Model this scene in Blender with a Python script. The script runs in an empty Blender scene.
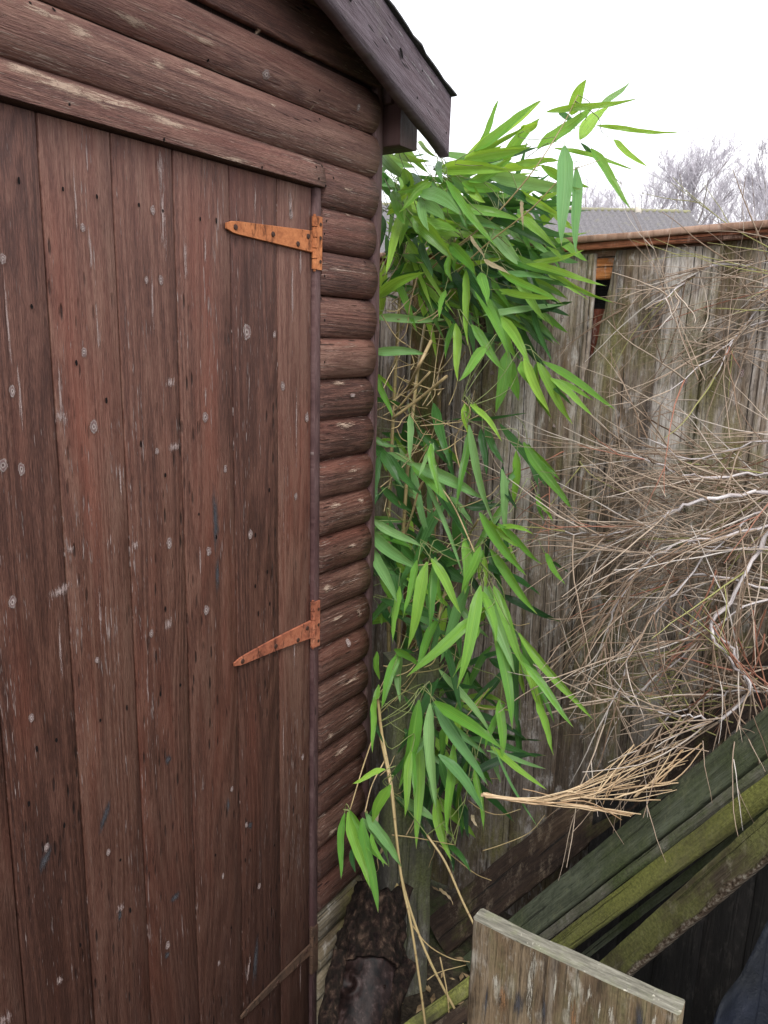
import bpy, bmesh, math, random
from mathutils import Vector as V, Matrix, noise as mn
random.seed(7)
S = 0.82            # model units -> metres
G = -0.55           # ground level in model units (camera height 1.6)
rad = math.radians
sc = bpy.context.scene
col = sc.collection

# ------------------------------------------------------------------ camera
a, p, r = rad(33.3), rad(12.2), rad(1.35); FPX = 784.
CAM = V((0, -1.22, 1.6))
hd = V((math.cos(a), math.sin(a), 0))
F = (math.cos(p)*hd - math.sin(p)*V((0, 0, 1))).normalized()
R0 = V((math.sin(a), -math.cos(a), 0)); U0 = R0.cross(F)
R = math.cos(r)*R0 + math.sin(r)*U0; U = -math.sin(r)*R0 + math.cos(r)*U0
def ray(u, v): return F + R*((u-384)/FPX) - U*((v-512)/FPX)
def at(u, v, d): return CAM + ray(u, v)*d              # point at a distance in front
def onx(u, v, x):                                       # point on the plane x = const
    q = ray(u, v); return CAM + q*((x-CAM.x)/q.x)
def ony(u, v, y):
    q = ray(u, v); return CAM + q*((y-CAM.y)/q.y)
cd = bpy.data.cameras.new('camera'); cam = bpy.data.objects.new('camera', cd); col.objects.link(cam)
cam.matrix_world = Matrix.Translation((CAM - V((0, 0, G)))*S) @ Matrix((R, U, -F)).transposed().to_4x4()
cd.sensor_fit = 'VERTICAL'; cd.sensor_height = 24; cd.sensor_width = 18; cd.lens = FPX/1024*24
cd.clip_start = 0.02; cd.clip_end = 2000
sc.camera = cam

# ------------------------------------------------------------------ object helpers
ROOT = {}
def W(pt): return (V(pt) - V((0, 0, G)))*S
def thing(name, label, cat, loc, group=None):
    o = bpy.data.objects.new(name, None); col.objects.link(o); o.empty_display_size = .1
    o.location = W(loc); ROOT[o.name] = W(loc)
    o['label'] = label; o['category'] = cat
    if group: o['group'] = group
    return o
def obj(name, bm, mats, parent=None, loc=None, label=None, cat=None, group=None, kind=None, smooth=True):
    me = bpy.data.meshes.new(name)
    if parent is not None: org = ROOT[parent.name]
    else: org = W(loc) if loc is not None else V((0, 0, 0))
    for v in bm.verts: v.co = W(v.co) - org
    if not smooth:
        for f in bm.faces: f.smooth = False
    else:
        for f in bm.faces: f.smooth = True
    bm.to_mesh(me); bm.free()
    if not isinstance(mats, (list, tuple)): mats = [mats]
    for m in mats: me.materials.append(m)
    o = bpy.data.objects.new(name, me); col.objects.link(o)
    ROOT[o.name] = org
    if parent is not None: o.parent = parent
    else: o.location = org
    if label: o['label'] = label
    if cat: o['category'] = cat
    if group: o['group'] = group
    if kind: o['kind'] = kind
    return o
def new():
    bm = bmesh.new()
    bm.verts.layers.float_vector.new('gc'); bm.verts.layers.float.new('rr')
    return bm
def vert(bm, co, gc=(0, 0, 0), rr=0.):
    v = bm.verts.new(co); v[bm.verts.layers.float_vector['gc']] = V(gc); v[bm.verts.layers.float['rr']] = rr
    return v
def face(bm, vs, mi=0):
    try: f = bm.faces.new(vs); f.material_index = mi; return f
    except ValueError: return None

def board(bm, P0, P1, wd, w, t, mi=0, rough=.002, nseg=14, off=None, chips=0, taper=None, bev=.003, rag=0):
    """a sawn board from P0 to P1, w wide along wd and t thick; its own grain coordinates, softened edges"""
    P0, P1 = V(P0), V(P1); L = (P1-P0).length; ax = (P1-P0)/L
    wd = V(wd); wd = (wd - ax*wd.dot(ax)).normalized(); td = ax.cross(wd)
    off = random.uniform(0, 90) if off is None else off
    prof = []
    b = min(bev, t*.3, w*.3); n = max(1, int(w/.03))
    def edge(x0, y0, x1, y1, k): return [(x0+(x1-x0)*i/k, y0+(y1-y0)*i/k) for i in range(k)]
    hw, ht = w/2, t/2
    prof += edge(-hw+b, -ht, hw-b, -ht, n) + [(hw-b, -ht)]
    prof += [(hw, -ht+b), (hw, ht-b)]
    prof += edge(hw-b, ht, -hw+b, ht, n) + [(-hw+b, ht)]
    prof += [(-hw, ht-b), (-hw, -ht+b)]
    rows = []
    for i in range(nseg+1):
        f = i/nseg
        tw = 1 if taper is None else 1+(taper-1)*f
        row = []
        for k, (x, y) in enumerate(prof):
            e = 0
            if i in (0, nseg) and rag: e = rag*mn.noise(V((x*60+off, y*60, i)))
            dx = rough*mn.noise(V((f*L*6, off+1, x*3))) + rough*.7*mn.noise(V((f*L*25, off, k*.3)))
            dy = rough*mn.noise(V((f*L*5+7, off, x*8)))
            q = P0 + ax*(f*L+e) + wd*(x*tw+dx) + td*(y+dy)
            row.append(vert(bm, q, (x, f*L, off + y*1.0), f))
        rows.append(row)
    m = len(prof)
    for i in range(nseg):
        for k in range(m):
            face(bm, (rows[i][k], rows[i][(k+1) % m], rows[i+1][(k+1) % m], rows[i+1][k]), mi)
    for i, rv in ((0, True), (nseg, False)):
        c = rows[i] if not rv else rows[i][::-1]
        vs = [vert(bm, v.co, (v[bm.verts.layers.float_vector['gc']].x, .5*v[bm.verts.layers.float_vector['gc']].z+i, off+3)) for v in c]
        face(bm, vs, mi)

def tube(bm, pts, rads, n=6, mi=0, off=None, cap=True, lump=0, lf=8.):
    pts = [V(q) for q in pts]; off = random.uniform(0, 90) if off is None else off
    rows = []; s = 0; prev = None
    for i, q in enumerate(pts):
        d = (pts[min(i+1, len(pts)-1)] - pts[max(i-1, 0)])
        if d.length < 1e-7: d = V((0, 0, 1))
        d.normalize()
        if prev is None:
            x = d.orthogonal().normalized()
        else:
            x = prev - d*prev.dot(d); x.normalize()
        prev = x; y = d.cross(x)
        if i: s += (q-pts[i-1]).length
        rr_ = rads[i] if isinstance(rads, (list, tuple)) else rads
        row = []
        for k in range(n):
            t = 2*math.pi*k/n
            dirv = x*math.cos(t) + y*math.sin(t)
            e = rr_*(1 + (lump*mn.noise((q+dirv*rr_)*lf + V((off, 0, 0))) if lump else 0))
            row.append(vert(bm, q+dirv*e, (t*.5*rr_/max(rr_, 1e-6)*.05, s, off), s))
        rows.append(row)
    for i in range(len(rows)-1):
        for k in range(n):
            face(bm, (rows[i][k], rows[i][(k+1) % n], rows[i+1][(k+1) % n], rows[i+1][k]), mi)
    if cap:
        face(bm, rows[0][::-1], mi); face(bm, rows[-1], mi)
def bez(pts, k=5):
    """smooth path (Catmull-Rom) through points"""
    pts = [V(q) for q in pts]; out = []
    P = [2*pts[0]-pts[1]] + pts + [2*pts[-1]-pts[-2]]
    for i in range(1, len(P)-2):
        for j in range(k):
            t = j/k
            out.append(.5*((2*P[i]) + (P[i+1]-P[i-1])*t + (2*P[i-1]-5*P[i]+4*P[i+1]-P[i+2])*t*t + (3*P[i]-P[i-1]-3*P[i+1]+P[i+2])*t**3))
    out.append(pts[-1]); return out
def box(bm, lo, hi, mi=0, off=None):
    x0, y0, z0 = lo; x1, y1, z1 = hi; off = random.uniform(0, 90) if off is None else off
    vs = [vert(bm, c, (c[0]+c[1], c[2], off)) for c in ((x0,y0,z0),(x1,y0,z0),(x1,y1,z0),(x0,y1,z0),(x0,y0,z1),(x1,y0,z1),(x1,y1,z1),(x0,y1,z1))]
    for q in ((3,2,1,0),(4,5,6,7),(0,1,5,4),(1,2,6,5),(2,3,7,6),(3,0,4,7)): face(bm, [vs[i] for i in q], mi)

# ------------------------------------------------------------------ material helpers
class N:
    def __init__(s, name):
        s.m = bpy.data.materials.new(name); s.m.use_nodes = True
        s.t = s.m.node_tree; s.t.nodes.clear(); s.out = s.n('ShaderNodeOutputMaterial')
    def n(s, ty, **kw):
        x = s.t.nodes.new(ty)
        for k, v in kw.items(): setattr(x, k, v)
        return x
    def l(s, a_, b_): s.t.links.new(a_, b_)
    def put(s, sock, v):
        if hasattr(v, 'is_linked') or isinstance(v, bpy.types.NodeSocket): s.l(v, sock)
        elif isinstance(v, (tuple, list)):
            sock.default_value = tuple(v) + (1,) if len(sock.default_value) == 4 and len(v) == 3 else tuple(v)
        else: sock.default_value = v
    def attr(s, name, vec=True):
        x = s.n('ShaderNodeAttribute', attribute_name=name); return x.outputs['Vector' if vec else 'Fac']
    def map(s, v, scale=(1, 1, 1), loc=(0, 0, 0)):
        x = s.n('ShaderNodeMapping'); s.l(v, x.inputs['Vector']); x.inputs['Scale'].default_value = scale; x.inputs['Location'].default_value = loc
        return x.outputs[0]
    def noise(s, v, scale=1., detail=3., rough=.55, dist=0.):
        x = s.n('ShaderNodeTexNoise'); s.l(v, x.inputs['Vector'])
        x.inputs['Scale'].default_value = scale; x.inputs['Detail'].default_value = detail
        x.inputs['Roughness'].default_value = rough; x.inputs['Distortion'].default_value = dist
        return x.outputs['Fac']
    def vor(s, v, scale=1., feature='F1', out='Distance'):
        x = s.n('ShaderNodeTexVoronoi', feature=feature); s.l(v, x.inputs['Vector']); x.inputs['Scale'].default_value = scale
        return x.outputs[out]
    def m_(s, op, a_, b_=0., c_=None):
        x = s.n('ShaderNodeMath', operation=op); s.put(x.inputs[0], a_); s.put(x.inputs[1], b_)
        if c_ is not None: s.put(x.inputs[2], c_)
        return x.outputs[0]
    def rng(s, v, a0, a1, b0=0., b1=1.):
        x = s.n('ShaderNodeMapRange'); x.clamp = True; s.put(x.inputs[0], v)
        for i, q in enumerate((a0, a1, b0, b1)): x.inputs[i+1].default_value = q
        return x.outputs[0]
    def mix(s, f, a_, b_, bt='MIX'):
        x = s.n('ShaderNodeMix', data_type='RGBA', blend_type=bt); s.put(x.inputs[0], f); s.put(x.inputs[6], a_); s.put(x.inputs[7], b_)
        return x.outputs[2]
    def ramp(s, v, stops):
        x = s.n('ShaderNodeValToRGB'); s.l(v, x.inputs[0]); e = x.color_ramp.elements
        while len(e) < len(stops): e.new(.5)
        for i, (q, c) in enumerate(stops): e[i].position = q; e[i].color = tuple(c)+(1,)
        return x.outputs[0]
    def sep(s, v):
        x = s.n('ShaderNodeSeparateXYZ'); s.l(v, x.inputs[0]); return x.outputs
    def bump(s, h, strength=.5, dist=.002, nrm=None):
        x = s.n('ShaderNodeBump'); s.l(h, x.inputs['Height']); x.inputs['Strength'].default_value = strength; x.inputs['Distance'].default_value = dist
        if nrm: s.l(nrm, x.inputs['Normal'])
        return x.outputs[0]
    def bsdf(s, color, rough=.6, nrm=None, spec=.5, metal=0., alpha=None):
        x = s.n('ShaderNodeBsdfPrincipled'); s.put(x.inputs['Base Color'], color); s.put(x.inputs['Roughness'], rough)
        x.inputs['Specular IOR Level'].default_value = spec; s.put(x.inputs['Metallic'], metal)
        if nrm: s.l(nrm, x.inputs['Normal'])
        if alpha is not None: s.put(x.inputs['Alpha'], alpha)
        s.l(x.outputs[0], s.out.inputs['Surface']); return x

def grain(k, gc, ringf=55., freq=7., along=.55):
    """growth-ring lines and fibres, from board coordinates (across, along, per-board offset)"""
    base = k.noise(k.map(gc, (freq, along, 1)), 1., 2.5, .5, .3)
    rings = k.m_('SINE', k.m_('MULTIPLY', base, ringf*2.2))
    rings = k.rng(rings, -1, 1, 0, 1)
    fib = k.noise(k.map(gc, (330, 6, 1)), 1., 4, .65)
    fib2 = k.noise(k.map(gc, (900, 30, 1)), 1., 2, .6)
    return base, rings, fib, fib2

def painted(name, dark, mid, light, fleck, fleck_amt=.5, wet=0., lichen=0., rough=.55, spec=.2):  # wet: how far dampness and painted low-wall shade darken the colour
    k = N(name); gc = k.attr('gc'); base, rings, fib, fib2 = grain(k, gc)
    pos = k.n('ShaderNodeNewGeometry').outputs['Position']
    big = k.noise(k.map(gc, (5, .9, 1), (3, 7, 0)), 1., 4, .6)
    perb = k.noise(k.map(gc, (.01, .01, 7.3)), 1., 0, .5)
    fs = k.noise(k.map(gc, (430, 38, 1), (2, 2, 2)), 1., 3, .7)
    f = k.m_('ADD', k.m_('MULTIPLY', rings, .16), k.m_('MULTIPLY', fib, .45)); f = k.m_('ADD', f, k.m_('MULTIPLY', fs, .7))
    f = k.m_('ADD', f, k.m_('MULTIPLY', big, .22)); f = k.m_('ADD', f, k.rng(perb, .35, .65, -.09, .09))
    c = k.ramp(k.rng(f, .57, .97), [(0, dark), (.5, mid), (1, light)])
    # reddish blotches where the stain has worn thin
    red = k.rng(k.noise(k.map(gc, (9, 1.3, 1), (11, 3, 5)), 1., 3, .6), .5, .75)
    c = k.mix(k.m_('MULTIPLY', red, .5), c, (mid[0]*1.75, mid[1]*1.15, mid[2]*1.0))
    c = k.mix(k.rng(k.sep(pos)[2], 1.3, 2.2, 0, .25), c, (.20, .125, .12))
    # dark dirty runs along the grain
    dk = k.rng(k.noise(k.map(gc, (30, 1.1, 1), (5, 2, 9)), 1., 4, .65), .60, .74)
    c = k.mix(k.m_('MULTIPLY', dk, .42), c, (dark[0]*.45, dark[1]*.5, dark[2]*.6))
    # darker foot of the shed: dampness and algae, plus low-wall shade put into the colour
    z = k.sep(pos)[2]
    damp_shade = k.rng(k.m_('ADD', z, k.m_('MULTIPLY', k.noise(k.map(pos, (5, 5, 1.6)), 1., 4, .6), .7)), .7, 2.3, 1, 0)
    if wet: c = k.mix(k.m_('MULTIPLY', damp_shade, wet), c, (dark[0]*.45, dark[1]*.5, dark[2]*.5))
    # peeling flecks
    area = k.noise(k.map(gc, (13, 1.7, 1), (2, 9, 4)), 1., 3, .6)
    fl = k.noise(k.map(gc, (260, 13, 1), (4, 4, 2)), 1., 3, .75)
    fl = k.rng(k.m_('ADD', fl, k.m_('MULTIPLY', area, .42)), .905-.09*fleck_amt, .95-.09*fleck_amt)
    fl = k.m_('MULTIPLY', fl, k.rng(damp_shade, .3, 1, 1, .35))
    c = k.mix(k.m_('MULTIPLY', fl, .75), c, fleck)
    # short dark pits
    pit = k.vor(k.map(gc, (85, 14, 1)), 1.)
    pm = k.rng(k.m_('ADD', k.noise(k.map(gc, (9, 2.2, 1), (9, 1, 1)), 1., 2, .5), k.m_('MULTIPLY', damp_shade, .09)), .5, .66)
    pit = k.m_('MULTIPLY', k.rng(pit, .12, .24, 1, 0), pm)
    c = k.mix(k.m_('MULTIPLY', pit, .8), c, (.012, .008, .008))
    if lichen:
        lc = k.rng(k.noise(k.map(pos, (14, 14, 14)), 1., 6, .7), .55, .7)
        c = k.mix(k.m_('MULTIPLY', lc, lichen), c, (.2, .19, .15))
    h = k.m_('ADD', k.m_('MULTIPLY', rings, .2), k.m_('MULTIPLY', fib, 1.1)); h = k.m_('ADD', h, k.m_('MULTIPLY', fs, .9)); h = k.m_('ADD', h, k.m_('MULTIPLY', fl, .5))
    h = k.m_('SUBTRACT', h, k.m_('MULTIPLY', pit, 1.4)); h = k.m_('ADD', h, k.m_('MULTIPLY', fib2, .35))
    rg = k.rng(k.noise(k.map(gc, (40, 3, 1)), 1., 3, .6), .3, .7, rough-.1, rough+.18)
    k.bsdf(c, rg, k.bump(h, 1., .0026), spec)
    return k.m

def weathered(name, cols, green=0., greencol=(.09, .12, .03), pale=.4, palecol=(.42, .4, .37), rough=.85, brown=0., dark=.5, bump=.9, topmoss=0., freq=9., edge=None, damp_shade=0., cracks=.85):
    k = N(name); gc = k.attr('gc'); base, rings, fib, fib2 = grain(k, gc, 45., freq, .5)
    pos = k.n('ShaderNodeNewGeometry').outputs['Position']
    perb = k.noise(k.map(gc, (.01, .01, 5.3)), 1., 0, .5)
    big = k.noise(k.map(gc, (14, .9, 1)), 1., 4, .6)
    f = k.m_('ADD', k.m_('MULTIPLY', fib, .55), k.m_('MULTIPLY', big, 1.1)); f = k.m_('ADD', f, k.m_('MULTIPLY', rings, .12))
    f = k.m_('ADD', f, k.rng(perb, .3, .7, -.22, .22))
    st = [(i/(len(cols)-1), c) for i, c in enumerate(cols)]
    c = k.ramp(k.rng(f, .55, 1.3), st)
    if brown:
        b = k.rng(k.noise(k.map(gc, (11, 1.1, 1), (8, 2, 3)), 1., 4, .6), .48, .66)
        c = k.mix(k.m_('MULTIPLY', b, brown), c, (.13, .08, .04))
    pl = k.rng(k.noise(k.map(gc, (24, 1.8, 1), (1, 5, 7)), 1., 6, .72), .54, .68)
    c = k.mix(k.m_('MULTIPLY', pl, pale), c, palecol)
    dk = k.rng(k.noise(k.map(gc, (30, 1.3, 1), (6, 6, 1)), 1., 6, .72), .55, .68)
    c = k.mix(k.m_('MULTIPLY', dk, dark), c, tuple(q*.3 for q in cols[0]))
    if edge is not None:      # bark left along one arris
        ex = k.m_('ADD', k.m_('MULTIPLY', k.sep(gc)[0], -1.), k.m_('MULTIPLY', k.noise(k.map(gc, (40, 9, 1), (3, 3, 3)), 1., 5, .7), .05))
        em = k.rng(ex, edge, edge+.006); en = k.noise(k.map(gc, (90, 60, 1)), 1., 5, .75)
        bc = k.ramp(en, [(.38, (.04, .025, .015)), (.5, (.18, .13, .09)), (.62, (.46, .42, .34))])
    crack = k.rng(k.noise(k.map(gc, (110, 1.3, 1), (3, 1, 8)), 1., 2, .5), .64, .68)
    c = k.mix(k.m_('MULTIPLY', crack, cracks), c, (.01, .009, .008))
    if damp_shade:
        dz = k.rng(k.m_('ADD', k.sep(pos)[2], k.m_('MULTIPLY', k.noise(k.map(gc, (16, 1.2, 1), (9, 9, 9)), 1., 4, .6), 1.1)), 1.0, 2.1, 1, 0)
        c = k.mix(k.m_('MULTIPLY', dz, damp_shade), c, (.075, .052, .036))
    mot = k.noise(k.map(pos, (34, 34, 15)), 1., 7, .75); fs = k.noise(k.map(gc, (260, 26, 1), (2, 2, 2)), 1., 3, .7)
    c = k.mix(k.rng(mot, .53, .66, 0, .6), c, palecol); c = k.mix(k.rng(mot, .46, .33, 0, .6), c, tuple(q*.6 for q in cols[0])); c = k.mix(k.rng(fs, .5, .34, 0, .55), c, tuple(q*.5 for q in cols[0]))
    if green:
        g = k.rng(k.m_('ADD', k.noise(k.map(pos, (6, 6, 3)), 1., 5, .65), k.m_('MULTIPLY', k.noise(k.map(gc, (60, 4, 1)), 1., 3, .6), .25)), .6-.22*green, .82-.22*green)
        gn = k.noise(k.map(pos, (160, 160, 160)), 1., 3, .7)
        gcx = k.mix(k.rng(gn, .3, .7), tuple(q*.55 for q in greencol), tuple(q*1.5 for q in greencol))
        if topmoss:
            nz = k.sep(k.n('ShaderNodeNewGeometry').outputs['Normal'])[2]
            g = k.m_('MULTIPLY', g, k.rng(nz, -.3, .5, 1-topmoss, 1))
        c = k.mix(g, c, gcx)
    h = k.m_('ADD', k.m_('MULTIPLY', rings, .3), k.m_('MULTIPLY', fib, 1.2)); h = k.m_('SUBTRACT', h, k.m_('MULTIPLY', crack, 2.9*cracks))
    h = k.m_('ADD', h, k.m_('MULTIPLY', big, .8)); h = k.m_('ADD', h, k.m_('MULTIPLY', fs, .8))
    if green: h = k.m_('ADD', h, k.m_('MULTIPLY', k.m_('MULTIPLY', g, gn), 1.5))
    if edge is not None: c = k.mix(em, c, bc); h = k.m_('ADD', h, k.m_('MULTIPLY', em, k.m_('MULTIPLY', en, 4.)))
    k.bsdf(c, rough, k.bump(h, bump, .0025), .3)
    return k.m

PD, PM, PL = (.060, .025, .018), (.142, .062, .043), (.225, .120, .086)
M_door = painted('stained_door_boards', PD, PM, PL, (.38, .31, .29), .5, wet=.85)
M_log = painted('stained_log_boards', (.045, .019, .014), (.140, .063, .045), (.26, .145, .105), (.44, .33, .27), .85, wet=.85, rough=.46)
M_trim = painted('stained_trim', (.055, .028, .029), (.105, .058, .056), (.16, .1, .095), (.4, .35, .33), .2, wet=.7)
M_barge = painted('faded_roof_edge_board', (.055, .045, .058), (.10, .085, .105), (.17, .15, .175), (.35, .33, .33), .25, lichen=.25, rough=.7)
M_rot = weathered('bare_rotten_log', [(.05, .04, .028), (.16, .13, .085), (.32, .28, .20)], green=-.2, greencol=(.15, .13, .04), pale=.3, brown=.3)

def decal_mat(name, inner, ring, edge, kind):
    k = N(name); gc = k.attr('gc'); rr = k.attr('rr', False)
    fine = k.noise(k.map(gc, (150, 150, 1)), 1., 4, .7)
    st = k.noise(k.map(gc, (520, 34, 1)), 1., 4, .7)
    if kind == 'knot':
        q = k.m_('ADD', rr, k.m_('MULTIPLY', k.m_('SUBTRACT', fine, .5), .55))
        s_ = k.rng(k.m_('ADD', k.m_('SINE', k.m_('MULTIPLY', q, 8.)), k.m_('MULTIPLY', k.m_('SUBTRACT', st, .5), 5.)), -1, 1)
        c = k.mix(s_, inner, ring); c = k.mix(k.rng(q, .12, .3, 1, 0), c, edge)
        al = k.m_('MULTIPLY', k.rng(q, .72, 1.0, 1, 0), .92)
    elif kind == 'peel':
        q = k.m_('ADD', k.m_('MULTIPLY', rr, .5), k.m_('MULTIPLY', k.rng(st, .36, .64), .55))
        c = k.mix(k.rng(st, .35, .65), ring, inner); c = k.mix(k.rng(fine, .55, .75), c, edge)
        al = k.rng(q, .38, .60, .85, 0)
    else:
        q = k.m_('ADD', k.m_('MULTIPLY', rr, .7), k.m_('MULTIPLY', k.rng(st, .3, .7), .5))
        c = k.mix(k.rng(st, .4, .6), inner, ring)
        al = k.rng(q, .38, .8, .92, 0)
    k.bsdf(c, .75, k.bump(k.m_('ADD', st, fine), .8, .002), .3, alpha=al)
    return k.m
M_knot = decal_mat('pale_knot', (.15, .09, .085), (.44, .38, .35), (.09, .05, .045), 'knot')
M_peel = decal_mat('peeled_paint_patch', (.46, .35, .27), (.33, .23, .17), (.12, .06, .05), 'peel')
M_peeld = decal_mat('pale_flaked_streak', (.42, .34, .32), (.28, .2, .18), (.12, .06, .05), 'peel')
M_scar = decal_mat('dark_scar', (.03, .032, .038), (.075, .07, .075), (.02, .02, .02), 'scar')
M_hole = N('nail_hole'); M_hole.bsdf((.008, .006, .006), .9, spec=.1); M_hole = M_hole.m

def decal(bm, sx, sz, rx, rz, surf, mi, jag=.25, tilt=0., n=18, gdir='z'):
    """a worn patch that follows the board's own face at (sx, sz)"""
    off = random.uniform(0, 90); rings = []
    for j in range(4):
        rho = j/3
        if j == 0: rings.append([vert(bm, surf(sx, sz), (0, 0, off), 0)]); continue
        row = []
        for i in range(n):
            t = 2*math.pi*i/n; q = 1 + jag*mn.noise(V((math.cos(t)*1.6, math.sin(t)*1.6, off)))*1.6
            x, z = rx*rho*q*math.cos(t), rz*rho*q*math.sin(t)
            x, z = x*math.cos(tilt)-z*math.sin(tilt), x*math.sin(tilt)+z*math.cos(tilt)
            row.append(vert(bm, surf(sx+x, sz+z), (x, z, off) if gdir == 'z' else (z, x, off), rho))
        rings.append(row)
    for i in range(n):
        face(bm, (rings[0][0], rings[1][i], rings[1][(i+1) % n]), mi)
        for j in (1, 2):
            face(bm, (rings[j][i], rings[j+1][i], rings[j+1][(i+1) % n], rings[j][(i+1) % n]), mi)

# ================================================================== SHED
shed = thing('garden_shed', 'dark brown stained timber shed with half-round log walls and a boarded door', 'shed', (0.46, 0.9, G))
LOGH = .1014; Z0 = 1.709
def logy(z, x=0):
    t = ((z - Z0)/LOGH) % 1.0
    s_ = max(0., 1-(2*t-1)**2)
    return .010-.030*s_**.55 - .0015*mn.noise(V((x*3, z*2, 4)))
bm = new()
def log_run(bm, x0, x1, k, mi=0, axis='x', fixed=0., sgn=1, tmin=0.):
    z0 = Z0 + k*LOGH; off = random.uniform(0, 90); nx = max(2, int((x1-x0)/.05)); nz = 11
    dz = random.uniform(-.003, .003); dyy = random.uniform(-.0035, .003)
    rows = []
    for i in range(nx+1):
        x = x0+(x1-x0)*i/nx; row = []
        for j in range(nz+1):
            th = math.pi*j/nz; t = .5-.5*math.cos(th); t = .004+.992*t; t = tmin+(1-tmin)*t
            z = z0+LOGH*t; y = logy(z, x)+dyy + .0012*mn.noise(V((x*9, z*20, off)))
            co = (x, y, z+dz*math.sin(x*2+off)) if axis == 'x' else (fixed-y, x, z)
            row.append(vert(bm, co, (t*LOGH*1.4, x, off), 0))
        rows.append(row)
    for i in range(nx):
        for j in range(nz):
            q = (rows[i][j], rows[i+1][j], rows[i+1][j+1], rows[i][j+1])
            face(bm, q if axis == 'x' else q[::-1], mi)
    for i in (0, nx): face(bm, rows[i] if i == 0 else rows[i][::-1], mi)
    if tmin: face(bm, [q for r_ in rows[::-1] for q in (r_[0],)] + [vert(bm, (x0, .016, z0+LOGH*tmin)), vert(bm, (x1, .016, z0+LOGH*tmin))], mi)
DX0, DX1, FX = .53, 1.520, 1.545
DTOP, DBOT = 1.948, -.44
for k in range(-24, 9):
    z = Z0+k*LOGH
    if z < -.54: continue
    if k >= 5: continue
    if k >= 3: log_run(bm, -.9, 1.767, k)
    elif k == 2:
        log_run(bm, -.9, FX-.001, k, tmin=(1.950-(Z0+2*LOGH))/LOGH); log_run(bm, FX+.001, 1.767, k)
    else:
        m_ = 0
        if z < -.06: m_ = 1 
        log_run(bm, -.9, DX0-.03, k); log_run(bm, FX, 1.767, k, m_)
for k in range(-24, 5):
    if Z0+k*LOGH > -.54: log_run(bm, .02, 2.4, k, 0, 'y', 1.80)
box(bm, (-.9, .016, -.54), (DX0-.03, .029, 2.1)); box(bm, (FX, .016, -.54), (1.767, .029, 2.1)); box(bm, (-.9, .016, DTOP+.02), (1.767, .029, 2.2))
box(bm, (-.9, .03, -.54), (1.797, 2.4, 2.1))
def lsurf(x, z): return V((x, logy(z, x)-.0032, z))
def lp(u, v):
    q = ony(u, v, -.014); return q.x, q.z
# bare patches, knots and scuffs seen on the logs: (u, v, rx, rz, kind)
for (u, v, rx, rz, mi) in [(62, 86, .085, .016, 3), (110, 100, .10, .017, 3), (165, 122, .09, .012, 3), (20, 68, .05, .012, 3), (232, 160, .045, .007, 3),
      (78, 33, .035, .013, 3), (155, 65, .022, .01, 3), (190, 72, .03, .007, 3), (262, 30, .009, .014, 3), (265, 75, .011, .009, 2), (316, 107, .006, .011, 3),
      (270, 105, .012, .004, 3), (130, 20, .06, .008, 3), (40, 12, .06, .009, 3), (200, 40, .05, .006, 3), (356, 108, .008, .008, 2), (345, 190, .03, .004, 3), (350, 214, .015, .006, 3),
      (345, 343, .05, .008, 3), (340, 383, .04, .007, 3), (345, 425, .05, .010, 3), (352, 470, .03, .006, 3), (335, 505, .03, .008, 3), (360, 500, .02, .008, 3), (350, 545, .03, .006, 3),
      (325, 588, .02, .013, 3), (357, 612, .014, .014, 3), (348, 643, .011, .010, 2), (335, 618, .035, .006, 3), (350, 680, .05, .006, 3), (328, 735, .02, .012, 3), (350, 715, .04, .005, 3), (340, 750, .04, .007, 3),
      (330, 830, .03, .012, 3), (350, 850, .03, .008, 3), (350, 395, .012, .006, 2)]:
    x, z = lp(u, v); decal(bm, x, z, rx, rz, lsurf, mi, gdir='x')
for (u, v) in [(55, 9), (58, 46), (66, 105), (161, 140), (259, 168), (317, 91), (319, 119), (315, 167), (316, 179), (323, 210), (324, 221), (322, 166), (323, 186), (331, 178),
      (322, 234), (322, 257), (322, 276), (323, 298), (322, 320), (322, 341), (322, 362), (366, 262), (368, 300), (352, 128), (346, 160), (372, 178), (30, 3), (210, 60), (120, 75)]:
    x, z = lp(u, v); decal(bm, x, z, .0026, .003, lsurf, 4, n=8)
obj('log_wall', bm, [M_log, M_rot, M_knot, M_peel, M_hole], shed)

# corner trim, door frame strip
bm = new(); board(bm, (1.7805, .004, -.53), (1.7805, .004, 2.30), (1, 0, 0), .026, .024, nseg=40, rough=.004)
obj('corner_trim', bm, M_trim, shed)
bm = new(); board(bm, (1.8055, .014, -.53), (1.8055, .014, 2.20), (1, 0, 0), .024, .022, nseg=30, rough=.003)
obj('corner_trim', bm, M_trim, shed)
bm = new(); board(bm, (1.5325, .002, -.50), (1.5325, .002, DTOP), (1, 0, 0), .0225, .024, nseg=40, rough=.0016, bev=.002)
obj('door_frame', bm, M_trim, shed)

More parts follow.
